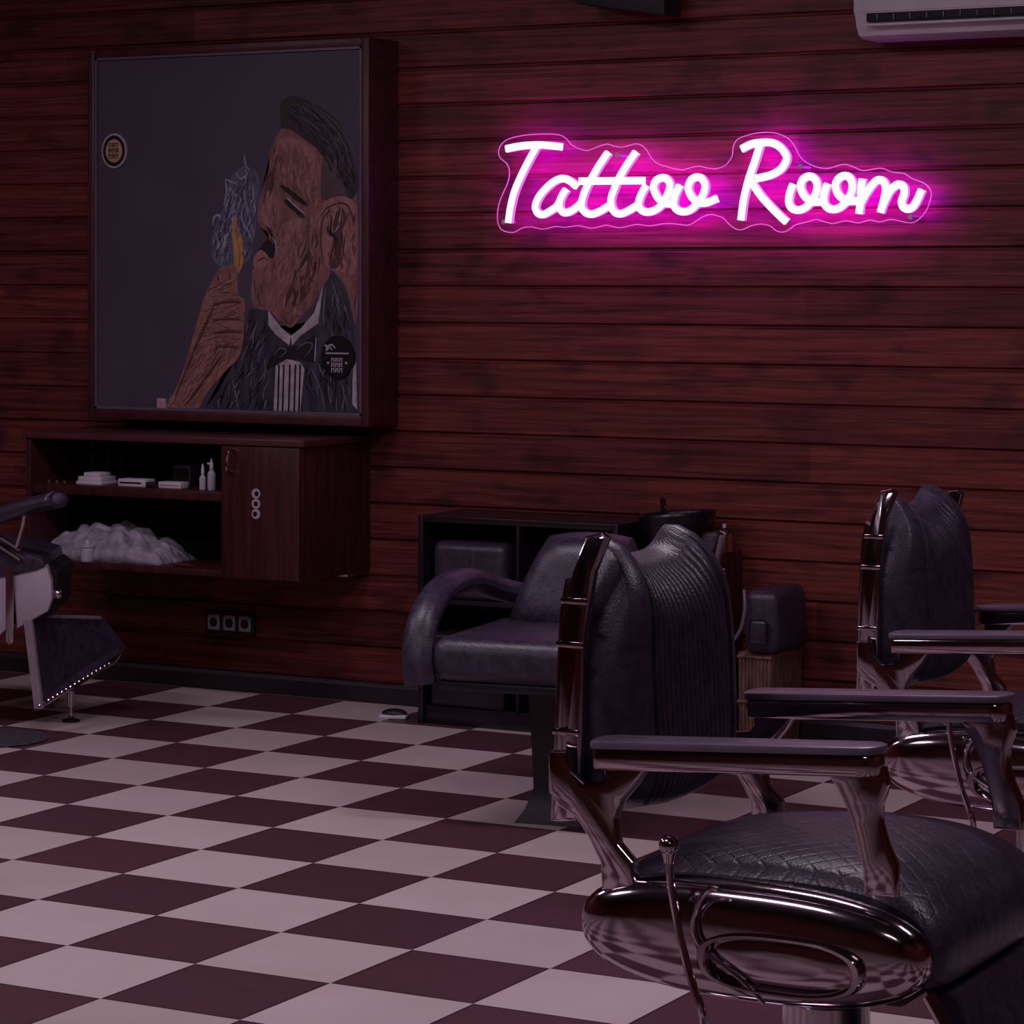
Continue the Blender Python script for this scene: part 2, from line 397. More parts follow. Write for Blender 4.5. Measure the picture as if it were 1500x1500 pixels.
def ribbon(bm, pts, wd, dp):
    P = smooth_path(pts, 5); rows = []
    for i, p in enumerate(P):
        t = P[min(i+1, len(P)-1)]-P[max(i-1, 0)]; t.y = 0; t.normalize()
        nrm = Vector((t.z, 0, -t.x)); y0, y1, ch = p.y-dp/2, p.y+dp/2, wd*.16
        sec = [(-wd/2, y1), (-wd/2, y0+ch), (-wd/2+ch, y0), (wd/2-ch, y0), (wd/2, y0+ch), (wd/2, y1)]
        rows.append([bm.verts.new((p.x+nrm.x*s, yy, p.z+nrm.z*s)) for s, yy in sec])
    nseg = 6
    for i in range(len(rows)-1):
        for j in range(nseg):
            f = bm.faces.new((rows[i][j], rows[i][(j+1) % nseg], rows[i+1][(j+1) % nseg], rows[i+1][j]))
            f.material_index = 0 if j in (1, 2, 3) else (2 if j == 5 else 1)
    for r in (rows[0], rows[-1]): bm.faces.new(r).material_index = 0
sign = thing('neon_sign', 'glowing pink neon sign reading Tattoo Room on clear acrylic', 'sign', at(1045, 275, SY))
def local(o, root):
    o.parent = root; o.matrix_parent_inverse = Matrix.Translation(-Vector(root.location)); return o
for q, (ch, org, pts) in enumerate(STROKES):
    bm = bm_new(); P = sp_(org, pts)
    P = [Vector((v.x, v.y-.0004*(q % 3), v.z)) for v in P]
    ribbon(bm, P, .0245, .022)
    local(obj('neon_tube', bm, [M['neon'], M['neon_side'], M['neon_back']], smooth=0, label='glowing tube of the letter ' + ch), sign)
OUT = [(A_, [(180, 490), (215, 560), (215, 660), (190, 750), (140, 860), (100, 960), (75, 1080), (75, 1200), (110, 1290), (180, 1330), (280, 1335), (370, 1285), (480, 1270), (600, 1295), (680, 1290), (780, 1265), (900, 1275), (1060, 1255), (1200, 1285), (1290, 1275), (1390, 1250)]),
 (B_, [(100, 1255), (220, 1280), (320, 1265), (440, 1240), (600, 1258), (760, 1232), (900, 1232), (1060, 1250), (1140, 1215), (1260, 1140), (1360, 1120), (1440, 1140)]),
 (C_, [(0, 1165), (80, 1250), (160, 1300), (240, 1300), (340, 1255), (460, 1235), (560, 1255), (640, 1315), (720, 1335), (800, 1305), (880, 1245), (1000, 1215), (1120, 1180)]),
 (D_, [(0, 1020), (100, 1050), (180, 1062), (330, 1030), (480, 1055), (620, 1020), (740, 1045), (880, 1012), (1040, 1045), (1150, 1050), (1240, 990), (1310, 900), (1350, 800), (1370, 700), (1340, 620), (1260, 560), (1130, 510), (1040, 450), (900, 435), (780, 390), (700, 390), (540, 415), (440, 380), (340, 342), (240, 350), (130, 385), (0, 380)]),
 (C_, [(1000, 475), (920, 390), (870, 290), (800, 200), (690, 140), (560, 115), (400, 125), (260, 160), (160, 210), (115, 300), (105, 400), (50, 490), (0, 530)]),
 (B_, [(1400, 560), (1300, 550), (1200, 528), (1100, 545), (1000, 572), (880, 555), (800, 530), (700, 500), (620, 430), (560, 330), (500, 275), (430, 255), (350, 275), (250, 297), (150, 280), (80, 258)]),
 (A_, [(1300, 290), (1180, 335), (1080, 320), (980, 270), (920, 200), (840, 150), (700, 135), (500, 140), (320, 165), (180, 210), (110, 280), (85, 360), (110, 430)])]
PY = SY+.016
op = []
for org, pts in OUT: op += [at(org[0]+x*.12, org[1]+y*.12, PY) for x, y in pts]
op = smooth_path(op+[op[0]], 3)[:-1]
bm = bm_new(); prism(bm, [(v.x, v.z) for v in op], 'y', PY-.002, PY+.002)
bmesh.ops.triangulate(bm, faces=[f for f in bm.faces if len(f.verts) > 4])
plate = local(obj('acrylic_plate', bm, M['acrylic'], smooth=0), sign)
bm = bm_new(); tube(bm, op+[op[0]], .0016, 6, 1)
local(obj('plate_edge', bm, M['edge']), sign)
for px, py in ((906, 227), (1174, 244), (740, 325), (1335, 318)):
    c = at(px, py, PY); bm = bm_new()
    cyl(bm, (c.x, PY-.01, c.z), (c.x, WY+.001, c.z), .005); cyl(bm, (c.x, PY-.012, c.z), (c.x, PY-.004, c.z), .008)
    local(obj('standoff_screw', bm, M['glass']), sign)

# ------------------------------------------------------------------ framed painting
FY = WY-.2                                    # front of the deep frame
p1, p2 = at(127, 66, FY), at(541, 62, FY)
zt = (p1.z+p2.z)/2; zb = (at(130, 610, FY).z+at(540, 628, FY).z)/2; xl, xr = at(128, 300, FY).x, at(540, 300, FY).x
paint = thing('framed_painting', 'painted portrait of a man in a bow tie in a deep dark cherry frame', 'painting', ((xl+xr)/2, WY, zb))
bm = bm_new(); bw = .030
box(bm, xl, xl+bw, FY, WY, zb, zt, .003); box(bm, xr-bw, xr, FY, WY, zb, zt, .003)
box(bm, xl+bw, xr-bw, FY, WY, zt-bw, zt, .003); box(bm, xl+bw, xr-bw, FY, WY, zb, zb+bw*1.2, .003)
local(obj('frame', bm, M['frame']), paint)
bm = bm_new()
for a0, a1, b0, b1 in ((xl+bw, xl+bw+.008, zb+bw, zt-bw), (xr-bw-.008, xr-bw, zb+bw, zt-bw), (xl+bw, xr-bw, zt-bw-.008, zt-bw), (xl+bw, xr-bw, zb+bw*1.2, zb+bw*1.2+.008)):
    box(bm, a0, a1, FY+.004, FY+.02, b0, b1)
local(obj('inner_moulding', bm, M['pad'], label='thin pale grey inner moulding'), paint)
BY = FY+.014
def pm(nm, c, r=.5, var=.25, sc=20, st=(1, 1, 1)): return pmat('paint_'+nm, c, r, var=var, scale=sc, stretch=st)
PM = [pm('ground', (.066, .050, .084), .5, .12, 3), pm('skin', (.21, .092, .088), .6, .35, 25, (2, 1, .7)), pm('skin_light', (.31, .14, .135), .6, .25, 30, (2, 1, .7)), pm('skin_dark', (.085, .032, .034)),
      pm('hair', (.030, .018, .024), .5, .4, 30, (1, 1, 1)), pm('temple', (.085, .055, .060)), pm('suit', (.034, .032, .055), .5, .5, 16, (2.5, 1, .6)), pm('suit_line', (.12, .11, .17)),
      pm('shirt', (.40, .34, .40), .6, .3, 30), pm('ink', (.008, .005, .010)), pm('smoke', (.24, .26, .36), .6, .3, 30), pm('smoke_dark', (.10, .10, .16)), pm('flame', (.50, .25, .08), .5, .3, 20), pm('hand', (.26, .115, .095), .6, .3, 25, (1.5, 1, 1.5)), pm('hand_line', (.11, .042, .035)), pm('hair_light', (.10, .07, .09))]
PI_ = {k: i for i, k in enumerate(['ground', 'skin', 'skinl', 'skind', 'hair', 'temple', 'suit', 'suitl', 'shirt', 'ink', 'smoke', 'smoked', 'flame', 'hand', 'handl', 'hairl'])}
pbm = bm_new(); box(pbm, xl+bw-.005, xr-bw+.005, BY, BY+.02, zb+.03, zt-bw+.005)
layer = [0]
def pp(px, py): v = at(px, py, BY); return (max(xl+bw+.009, min(xr-bw-.009, v.x)), max(zb+bw*1.2+.009, min(zt-bw-.009, v.z)))
def fill(poly, key, sm=True):
    layer[0] += 1; y = BY-.000007*layer[0]-.0003
    q = [Vector((a, b, 0)) for a, b in poly]
    if sm: q = smooth_path(q+[q[0]], 4)[:-1]
    vs_ = []
    for v in q:
        x, z = pp(v.x, v.y)
        if not vs_ or (Vector((x, y, z))-vs_[-1].co).length > 1e-5: vs_.append(pbm.verts.new((x, y, z)))
    f = pbm.faces.new(vs_); f.material_index = PI_[key]
    bmesh.ops.triangulate(pbm, faces=[f])
def stroke(pts, wd, key, taper=True):
    layer[0] += 1; y = BY-.000007*layer[0]-.0003
    P = smooth_path([Vector((a, b, 0)) for a, b in pts], 5); rows = []
    for i, p in enumerate(P):
        t = (P[min(i+1, len(P)-1)]-P[max(i-1, 0)]).normalized(); nn = Vector((t.y, -t.x, 0))
        s = i/(len(P)-1); ww = wd*.5*(math.sin(PI*(.12+.8*s)) if taper else 1)
        a, b = pp(*(p+nn*ww).xy), pp(*(p-nn*ww).xy)
        rows.append((pbm.verts.new((a[0], y, a[1])), pbm.verts.new((b[0], y, b[1]))))
    for i in range(len(rows)-1):
        pbm.faces.new((rows[i][0], rows[i][1], rows[i+1][1], rows[i+1][0])).material_index = PI_[key]
fill([(300, 606), (318, 575), (338, 540), (352, 500), (366, 452), (392, 456), (410, 478), (428, 490), (450, 472), (474, 418), (488, 398), (506, 424), (518, 470), (523, 540), (523, 608), (400, 608)], 'suit', False)
fill([(414, 184), (402, 206), (395, 226), (394, 246), (388, 266), (380, 290), (377, 314), (381, 332), (392, 340), (394, 352), (402, 366), (400, 376), (388, 376), (372, 392), (368, 410), (370, 446), (386, 454), (396, 456), (410, 470), (426, 480), (440, 466), (458, 446), (474, 418), (484, 396), (476, 340), (478, 300), (474, 220), (440, 198)], 'skin')
fill([(480, 300), (500, 288), (523, 288), (523, 470), (508, 424), (490, 398), (478, 390), (470, 350)], 'skin')
fill([(404, 210), (420, 200), (446, 210), (462, 226), (468, 262), (452, 280), (430, 268), (412, 262), (402, 240)], 'skinl')
fill([(384, 300), (398, 280), (408, 300), (408, 326), (398, 334), (384, 322)], 'skinl')
fill([(412, 330), (440, 320), (448, 350), (440, 390), (420, 420), (404, 400), (408, 362)], 'skinl')
fill([(440, 390), (462, 340), (470, 360), (466, 400), (444, 440), (418, 450), (420, 430)], 'skind')
fill([(386, 300), (390, 262), (398, 250), (402, 268), (394, 290)], 'skind')
fill([(412, 188), (411, 152), (430, 140), (456, 150), (490, 172), (510, 204), (522, 240), (524, 272), (518, 290), (508, 292), (498, 286), (488, 262), (474, 232), (462, 216), (440, 200), (426, 190)], 'hair')
fill([(474, 226), (488, 240), (500, 262), (508, 290), (494, 284), (472, 292), (470, 262)], 'temple')
for a in ([(430, 150), (460, 168), (486, 200), (504, 240)], [(446, 150), (478, 174), (502, 206), (516, 244)], [(436, 170), (460, 184), (480, 212), (496, 246)], [(456, 152), (492, 180), (514, 216), (522, 256)]): stroke(a, 2.2, 'hairl')
fill([(464, 318), (470, 300), (492, 288), (512, 290), (522, 306), (523, 350), (520, 400), (500, 398), (484, 392), (472, 384), (466, 350)], 'skinl')
fill([(488, 318), (500, 304), (508, 320), (500, 344), (504, 372), (494, 392), (482, 388), (488, 350)], 'skind')
stroke([(468, 320), (480, 304), (504, 298), (516, 316), (520, 350)], 3, 'skind')
stroke([(474, 390), (470, 350), (474, 318), (488, 308)], 3, 'skind')
stroke([(486, 320), (484, 340), (492, 350), (490, 372)], 5, 'ink')
stroke([(500, 305), (496, 330), (490, 340)], 2, 'shirt')
stroke([(412, 272), (424, 280), (438, 292), (450, 300)], 7, 'ink')
stroke([(418, 292), (430, 304), (446, 318)], 5, 'ink'); stroke([(422, 290), (434, 302), (448, 314)], 1.6, 'shirt')
stroke([(424, 300), (436, 314), (444, 322)], 2, 'hair')
stroke([(390, 332), (396, 340), (402, 356), (402, 372)], 4, 'ink'); stroke([(398, 346), (404, 358), (404, 374)], 1.8, 'shirt')
fill([(380, 364), (392, 350), (402, 362), (400, 378), (388, 376), (376, 380)], 'ink')
fill([(372, 376), (382, 366), (392, 374), (394, 386), (382, 394), (372, 390)], 'skinl')
stroke([(376, 384), (386, 378), (394, 382)], 2.5, 'skind')
stroke([(372, 410), (376, 430), (384, 450)], 3, 'skind'); stroke([(412, 462), (424, 474), (430, 460)], 3, 'skind')
stroke([(436, 440), (432, 460), (440, 464)], 2.5, 'skind'); stroke([(400, 300), (402, 326), (408, 350)], 2.5, 'skind')
for i in range(7): stroke([(404+i*9, 226+3*(i % 2)), (402+i*9, 246), (406+i*8, 262)], 1.8, 'skind' if i % 2 else 'skin')
# smoke, flame
fill([(340, 256), (356, 244), (376, 250), (380, 270), (378, 300), (374, 340), (366, 378), (350, 388), (330, 392), (312, 380), (310, 352), (318, 322), (330, 300), (334, 272)], 'smoked')
for a in ([(358, 228), (360, 242), (366, 250)], [(330, 262), (332, 280), (328, 302)], [(330, 262), (344, 268), (360, 270)], [(346, 252), (352, 262), (362, 256), (358, 248)], [(344, 280), (342, 300), (336, 318), (326, 330)],
          [(352, 276), (350, 300), (340, 330), (330, 350), (322, 372)], [(362, 278), (360, 300), (366, 320), (372, 344)], [(370, 270), (372, 296), (374, 316)], [(358, 300), (354, 320), (364, 340), (370, 352)],
          [(312, 330), (314, 318), (322, 316), (320, 330)], [(316, 340), (320, 356), (316, 372)], [(326, 336), (330, 356), (324, 388)], [(372, 282), (370, 310), (360, 300)], [(334, 290), (338, 276), (346, 290)]): stroke(a, 3.2, 'smoke')
fill([(342, 314), (350, 336), (356, 356), (356, 384), (350, 400), (344, 398), (342, 360), (338, 336)], 'flame')
stroke([(342, 318), (346, 350), (350, 372), (349, 398)], 3, 'shirt')
# hand and forearm
fill([(322, 392), (334, 388), (347, 392), (349, 430), (358, 440), (358, 466), (356, 500), (349, 524), (326, 548), (300, 580), (287, 600), (244, 600), (262, 560), (280, 504), (296, 446), (306, 420)], 'hand')
for a in ([(316, 446), (334, 440), (354, 442)], [(312, 468), (334, 466), (354, 468)], [(316, 486), (334, 484), (356, 485)], [(318, 506), (334, 506), (352, 508)]): stroke(a, 3, 'handl')
for a in ([(314, 450), (290, 500), (258, 580)], [(326, 520), (300, 556), (272, 594)], [(314, 480), (316, 520), (296, 556)], [(304, 430), (312, 420), (330, 428), (346, 430)], [(318, 400), (324, 424)], [(336, 396), (338, 420)]): stroke(a, 2.4, 'handl')
for a in ([(320, 458), (336, 454), (352, 456)], [(320, 476), (336, 476), (352, 478)], [(290, 520), (276, 560), (262, 590)], [(306, 545), (286, 575)]): stroke(a, 2.4, 'skinl')
# clothes
fill([(393, 454), (398, 462), (412, 480), (426, 492), (424, 506), (404, 490), (393, 476)], 'shirt', False)
fill([(426, 492), (440, 482), (460, 458), (474, 416), (470, 446), (466, 474), (440, 492), (428, 506)], 'shirt', False)
fill([(386, 546), (398, 524), (406, 508), (422, 508), (440, 506), (462, 490), (462, 512), (460, 532), (444, 528), (428, 524), (410, 530)], 'ink', False)
stroke([(402, 520), (410, 510), (420, 514), (408, 524)], 2, 'suitl'); stroke([(434, 512), (448, 502), (458, 506), (446, 524)], 2, 'suitl')
fill([(404, 536), (420, 526), (440, 530), (446, 540), (440, 606), (401, 606)], 'shirt', False)
for x in (409, 416, 425, 433, 440): stroke([(x, 534), (x-1, 570), (x-2, 606)], 2.6, 'ink', False)
stroke([(463, 494), (462, 516), (461, 530)], 2, 'shirt')
for a in ([(378, 470), (366, 500), (352, 530)], [(388, 500), (372, 540), (350, 560)], [(386, 520), (388, 546), (368, 570)], [(340, 552), (346, 580), (350, 604)], [(486, 410), (494, 440), (500, 480)], [(478, 420), (474, 460), (478, 490)],
          [(496, 424), (508, 460), (514, 500)], [(456, 540), (470, 570), (476, 604)], [(500, 560), (504, 580), (502, 604)], [(394, 556), (386, 580), (392, 604)], [(484, 566), (486, 590)], [(326, 572), (320, 590), (324, 604)]): stroke(a, 2.4, 'suitl')
fill([(517, 540), (522, 530), (523, 600), (516, 592)], 'shirt', False)
def inside(p, poly):
    c_ = False; j = len(poly)-1
    for i in range(len(poly)):
        (xi, yi), (xj, yj) = poly[i], poly[j]
        if (yi > p[1]) != (yj > p[1]) and p[0] < (xj-xi)*(p[1]-yi)/(yj-yi)+xi: c_ = not c_
        j = i
    return c_
def hatch(poly, keys, n_, ang, ln, wd, avoid=()):
    xs = [p[0] for p in poly]; ys = [p[1] for p in poly]; k = 0
    while k < n_:
        x, y = random.uniform(min(xs), max(xs)), random.uniform(min(ys), max(ys))
        if not inside((x, y), poly): continue
        a = ang(x, y)+random.uniform(-.25, .25); L_ = ln*random.uniform(.6, 1.3); k += 1
        q = (x+math.cos(a)*L_, y+math.sin(a)*L_)
        if not inside(q, poly) or any((x-u)**2+(y-v)**2 < r*r for u, v, r in avoid): continue
        stroke([(x, y), ((x+q[0])/2+random.uniform(-1.5, 1.5), (y+q[1])/2), q], wd*random.uniform(.7, 1.2), random.choice(keys))
random.seed(11)
FACE = [(402, 206), (440, 202), (468, 228), (472, 300), (470, 350), (478, 396), (452, 440), (426, 474), (398, 450), (374, 440), (372, 400), (402, 380), (404, 352), (388, 330), (382, 310), (392, 270)]
AV = ((432, 300, 26), (398, 362, 12), (400, 290, 8))
hatch(FACE, ['skin', 'skinl', 'skin', 'skinl', 'skin', 'hand'], 340, lambda x, y: 1.5 if y < 280 else (1.9 if x < 430 else 1.75), 19, 3.4, AV)
hatch([(402, 206), (414, 204), (410, 262), (394, 300), (384, 300), (392, 262)], ['skind', 'skin'], 26, lambda x, y: 1.7, 14, 2)
hatch([(430, 330), (462, 320), (472, 384), (450, 440), (420, 450), (430, 400)], ['skind', 'skin', 'skin', 'temple'], 60, lambda x, y: 1.75, 22, 2.6)
hatch([(482, 300), (508, 292), (522, 310), (522, 460), (506, 412), (484, 390), (478, 340)], ['skin', 'skinl', 'skind'], 60, lambda x, y: 1.6, 16, 2, ((489, 345, 14),))
hatch([(322, 400), (346, 396), (356, 446), (352, 510), (300, 574), (284, 598), (248, 598), (284, 504), (306, 424)], ['hand', 'skinl', 'hand', 'skin'], 150, lambda x, y: 2.1 if y > 500 else 2.9, 16, 2.6)
hatch([(414, 184), (414, 152), (456, 152), (490, 174), (520, 240), (520, 286), (500, 280), (474, 230), (440, 198)], ['hair', 'ink', 'hairl', 'temple'], 110, lambda x, y: .75 if y < 210 else 1.15, 16, 1.6)
hatch([(306, 604), (342, 545), (366, 460), (392, 470), (398, 520), (388, 556), (398, 604)], ['suit', 'suitl', 'ink', 'suit'], 90, lambda x, y: 1.9, 18, 2.2)
hatch([(448, 536), (462, 536), (480, 420), (500, 420), (518, 480), (518, 604), (446, 604)], ['suit', 'suitl', 'ink', 'suit'], 110, lambda x, y: 1.45, 18, 2.2)
hatch([(334, 272), (356, 246), (378, 256), (378, 300), (366, 376), (334, 390), (314, 378), (312, 350), (328, 302)], ['smoke', 'smoked', 'smoked', 'ground', 'smoke'], 150, lambda x, y: 1.7, 13, 2.0, ((348, 350, 16),))
for pts_, wd_, k_ in (([(314, 446), (334, 441), (354, 443)], 3, 'handl'), ([(312, 468), (334, 466), (354, 468)], 3, 'handl'), ([(316, 487), (334, 485), (356, 486)], 3, 'handl'), ([(318, 508), (334, 507), (351, 509)], 3, 'handl'), ([(314, 450), (290, 502), (258, 580)], 2.4, 'handl'), ([(326, 520), (300, 556), (272, 594)], 2.4, 'handl'), ([(412, 272), (424, 280), (438, 292), (450, 300)], 6, 'ink'), ([(418, 294), (430, 304), (446, 318)], 5, 'ink'), ([(422, 290), (434, 302), (448, 314)], 1.5, 'shirt'), ([(342, 318), (346, 350), (350, 372), (349, 398)], 4, 'flame')): stroke(pts_, wd_, k_)
local(obj('painting', pbm, PM, smooth=0), paint)
def disc(bm, c, r, y, rx=1, mat=0, rz=1):
    vs_ = [bm.verts.new((c.x+r*rx*math.cos(2*PI*i/40), y, c.z+r*rz*math.sin(2*PI*i/40))) for i in range(40)]
    bm.faces.new(vs_).material_index = mat
SYK = BY-.000007*layer[0]-.002
M['st_black'] = pmat('sticker_black', (.004, .003, .005), .4); M['st_white'] = pmat('sticker_white', (.42, .34, .42), .5, var=.1)
M['st_tan'] = pmat('sticker_tan', (.45, .28, .19), .5, var=.15); M['st_pink'] = pmat('sticker_pink', (.55, .22, .28), .5)
def rect(bm, x0, z0, x1, z1, y, mat): 
    f = bm.faces.new([bm.verts.new(v) for v in ((x0, y, z0), (x1, y, z0), (x1, y, z1), (x0, y, z1))]); f.material_index = mat
def glyph_rows(bm, c, wd, ht, rows, cols, y, mat):
    rw, rh = wd/cols, ht/rows
    random.seed(3)
    for r in range(rows):
        for q in range(cols):
            x0 = c.x-wd/2+q*rw; z0 = c.z-ht/2+r*rh; s = rw*.22
            rect(bm, x0, z0+rh*.08, x0+s, z0+rh*.92, y, mat)
            rect(bm, x0+s, z0+rh*.72, x0+rw*.78, z0+rh*.92, y, mat)
            if (r+q) % 2: rect(bm, x0+s, z0+rh*.4, x0+rw*.78, z0+rh*.56, y, mat)
            rect(bm, x0+rw*.58, z0+rh*.08, x0+rw*.78, z0+rh*.72, y, mat)
s_px = 1/427.0*(1)
c = at(494, 523, SYK); bm = bm_new(); cyl(bm, (c.x, SYK, c.z), (c.x, BY, c.z), .0655, seg=40)
for v in bm.verts: v.co.z = c.z+(v.co.z-c.z)*1.12
glyph_rows(bm, Vector((c.x, 0, c.z-.028)), .048, .052, 3, 3, SYK-.0006, 1)
rect(bm, c.x-.046, c.z+.010, c.x+.046, c.z+.015, SYK-.0006, 1)
for dx in (-.036, .036): disc(bm, Vector((c.x+dx, 0, c.z-.02)), .0045, SYK-.0006, mat=1)
for a in ([(-.05, .04), (-.04, .036), (-.02, .042), (-.008, .03)], [(-.045, .03), (-.03, .034), (-.02, .024)], [(-.046, .022), (-.036, .026), (-.03, .034)]):
    for i in range(len(a)-1):
        (xa, za), (xb, zb_) = a[i], a[i+1]
        bm.faces.new([bm.verts.new((c.x+q[0], SYK-.0006, c.z+q[1])) for q in ((xa, za-.003), (xb, zb_-.003), (xb, zb_+.003), (xa, za+.003))]).material_index = 1
local(obj('sticker', bm, [M['st_black'], M['st_white']], smooth=0, label='round black sticker with white marks, low on the right of the painting'), paint)
c = at(167, 221, SYK); bm = bm_new(); cyl(bm, (c.x, SYK, c.z), (c.x, BY, c.z), .054, seg=40, mat=1)
for v in bm.verts: v.co.z = c.z+(v.co.z-c.z)*1.15
disc(bm, c, .048, SYK-.0004, mat=0, rz=1.15); disc(bm, c, .036, SYK-.0008, mat=2, rz=1.15)
glyph_rows(bm, Vector((c.x, 0, c.z)), .046, .060, 3, 3, SYK-.0012, 0)
local(obj('sticker', bm, [M['st_black'], M['st_white'], M['st_tan']], smooth=0, label='round tan sticker with a dark ring at the left edge of the painting'), paint)
c = at(236, 592, SYK); bm = bm_new(); box(bm, c.x-.018, c.x+.018, SYK, BY, c.z-.02, c.z+.02, mat=0)
rect(bm, c.x-.010, c.z-.011, c.x+.009, c.z+.012, SYK-.0005, 1)
local(obj('sticker', bm, [M['st_white'], M['st_pink']], smooth=0, label='tiny pink and white sticker at the bottom of the painting'), paint)

# ------------------------------------------------------------------ wall cabinet under the painting
KY = WY-.44
kx0, kx1 = at(38, 700, KY).x, at(443, 740, KY).x
kzt = (at(38, 632, KY).z+at(443, 645, KY).z)/2; kzb = (at(120, 832, KY).z+at(440, 853, KY).z)/2
kxd = at(327, 740, KY).x
kzt = min(kzt, zb-.001)
cab = thing('hanging_cabinet', 'dark cherry wall cabinet with open shelves and one door below the painting', 'cabinet', ((kx0+kx1)/2, WY, kzb))
th = .022
bm = bm_new(); box(bm, kx0-.012, kx1+.012, KY-.012, WY-.001, kzt-th, kzt, .002); local(obj('top_panel', bm, M['cabtop']), cab)
kt = kzt-th
bm = bm_new(); box(bm, kx0, kx0+th, KY, WY-.001, kzb, kt, .001); local(obj('side_panel', bm, M['cab']), cab)
bm = bm_new(); box(bm, kx1-th, kx1, KY, WY-.001, kzb, kt, .001); local(obj('side_panel', bm, M['cab']), cab)
bm = bm_new(); box(bm, kxd-.008, kxd+.012, KY, WY-.02, kzb+th, kt, .001); local(obj('divider', bm, M['cab']), cab)
bm = bm_new(); box(bm, kx0+th, kx1-th, KY, WY-.001, kzb, kzb+th, .001); local(obj('bottom_panel', bm, M['cab']), cab)
bm = bm_new(); box(bm, kx0+th, kx1-th, WY-.016, WY-.002, kzb+th, kt); local(obj('back_panel', bm, M['cabin']), cab)
kzs = at(200, 722, KY).z
bm = bm_new(); box(bm, kx0+th, kxd-.008, KY+.004, WY-.02, kzs-.016, kzs+.016, .001); local(obj('shelf', bm, M['cab']), cab)
door = None
bm = bm_new(); box(bm, kxd+.004, kx1-.002, KY-.018, KY-.001, kzb+.003, kt-.004, .002)
door = local(obj('door', bm, M['cab']), cab)
def onpart(o, part):
    o.parent = part; o.matrix_parent_inverse = part.matrix_basis.inverted() @ Matrix.Identity(4)
    o.matrix_parent_inverse = Matrix.Identity(4); return o
hx, hz = at(340, 675, KY-.02).x, at(340, 675, KY-.02).z
bm = bm_new(); tube(bm, [(hx+.004, KY-.018, hz+.04), (hx+.004, KY-.045, hz+.034), (hx-.004, KY-.045, hz), (hx-.006, KY-.043, hz-.03), (hx-.006, KY-.018, hz-.036)], .005, 8)
onpart(obj('handle', bm, M['chrome']), door)
c = at(375, 738, KY-.02)
bm = bm_new()
for k in (-1, 0, 1): cyl(bm, (c.x, KY-.0185, c.z+k*.034), (c.x, KY-.021, c.z+k*.034), .017, mat=0); cyl(bm, (c.x+.003*k, KY-.0212, c.z+k*.034), (c.x+.003*k, KY-.0222, c.z+k*.034), .008, mat=1)
onpart(obj('sticker', bm, [M['st_white'], M['st_black']], label='white sticker of three stacked rounds'), door)
for dx in (.3, .05):
    bm = bm_new(); box(bm, kx1-dx-.03, kx1-dx+.03, WY-.12, WY-.05, kzb-.014, kzb-.0005, .002)
    local(obj('hanging_bracket', bm, M['chrome2']), cab)
# things on the shelves
sz = kzs+.016
def shelf_at(px, Y, z): v = at(px, 700, Y); return Vector((v.x, Y, z))
q = shelf_at(122, KY+.1, sz+.0)
bm = bm_new(); box(bm, -.055, .055, -.05, .05, 0, .012, .003); box(bm, -.05, .05, -.045, .045, .012, .028, .003); box(bm, -.03, .04, -.04, .03, .028, .042, .004)
o = obj('paper_stack', bm, M['paper']); o.location = q+Vector((.06, 0, 0)); tag(o, 'small stack of white papers on the upper cabinet shelf', 'papers')
q = shelf_at(200, KY+.08, sz)
bm = bm_new(); box(bm, -.058, .058, -.03, .03, 0, .026, .003); box(bm, -.05, .04, -.0305, -.029, .010, .016, mat=1)
o = obj('flat_case', bm, [M['paper'], M['black']]); o.location = q; tag(o, 'long white flat case with a dark stripe beside the paper stack', 'case')
q = shelf_at(254, KY+.07, sz)
bm = bm_new(); box(bm, -.047, .047, -.025, .025, 0, .022, .003); box(bm, -.036, .038, -.0258, -.0245, .009, .014, mat=1)
o = obj('flat_case', bm, [M['paper'], M['st_pink']]); o.location = q; tag(o, 'short white flat case with a reddish stripe, right of the long one', 'case')
q = shelf_at(222, KY+.05, sz)
bm = bm_new(); cyl(bm, (-.012, 0, .010), (.02, 0, .013), .010)
o = obj('roll', bm, M['black']); o.location = q+Vector((.008, -.02, 0)); tag(o, 'small dark roll lying between the two white cases', 'roll')
q = shelf_at(273, KY+.2, sz)
bm = bm_new(); box(bm, -.035, .035, -.03, .03, 0, .07, .004); box(bm, -.030, .030, -.032, -.03, .01, .062, mat=1)
o = obj('carton', bm, [M['pad'], M['black']]); o.location = q; tag(o, 'small grey-violet carton standing on the upper shelf', 'box')
for k, (px, hh, rr) in enumerate(((297, .055, .012), (310, .075, .0145))):
    q = shelf_at(px, KY+.06, sz)
    bm = bm_new(); lathe(bm, [(rr*.9, 0), (rr, .004), (rr, hh*.75), (rr*.6, hh*.86), (rr*.45, hh*.9), (rr*.45, hh)], (0, 0, 0), 20)
    r = thing('spray_bottle', ['short clear bottle left of the taller spray bottle', 'tall clear spray bottle with pointed nozzle beside the cabinet door'][k], 'bottle', q)
    obj('body', bm, M['glass'], r)
    bm = bm_new(); lathe(bm, [(rr*.5, hh), (rr*.5, hh+.012), (rr*.25, hh+.03), (.001, hh+.034)], (0, 0, 0), 16)
    if k: box(bm, -.016, .002, -.003, .003, hh+.012, hh+.018)
    obj('nozzle', bm, M['white'], r)
for k, px in enumerate((72, 84, 95)):
    q = shelf_at(px, KY+.06, sz); bm = bm_new(); lathe(bm, [(.006, 0), (.008, .003), (.008, .008), (.005, .012), (.001, .013)], (0, 0, 0), 14)
    o = obj('hair_clip_cap', bm, M['brass']); o.location = q
    tag(o, ['leftmost', 'middle', 'rightmost'][k] + ' of three tiny pale caps in a row on the upper shelf', 'cap', 'tiny caps on the upper shelf')
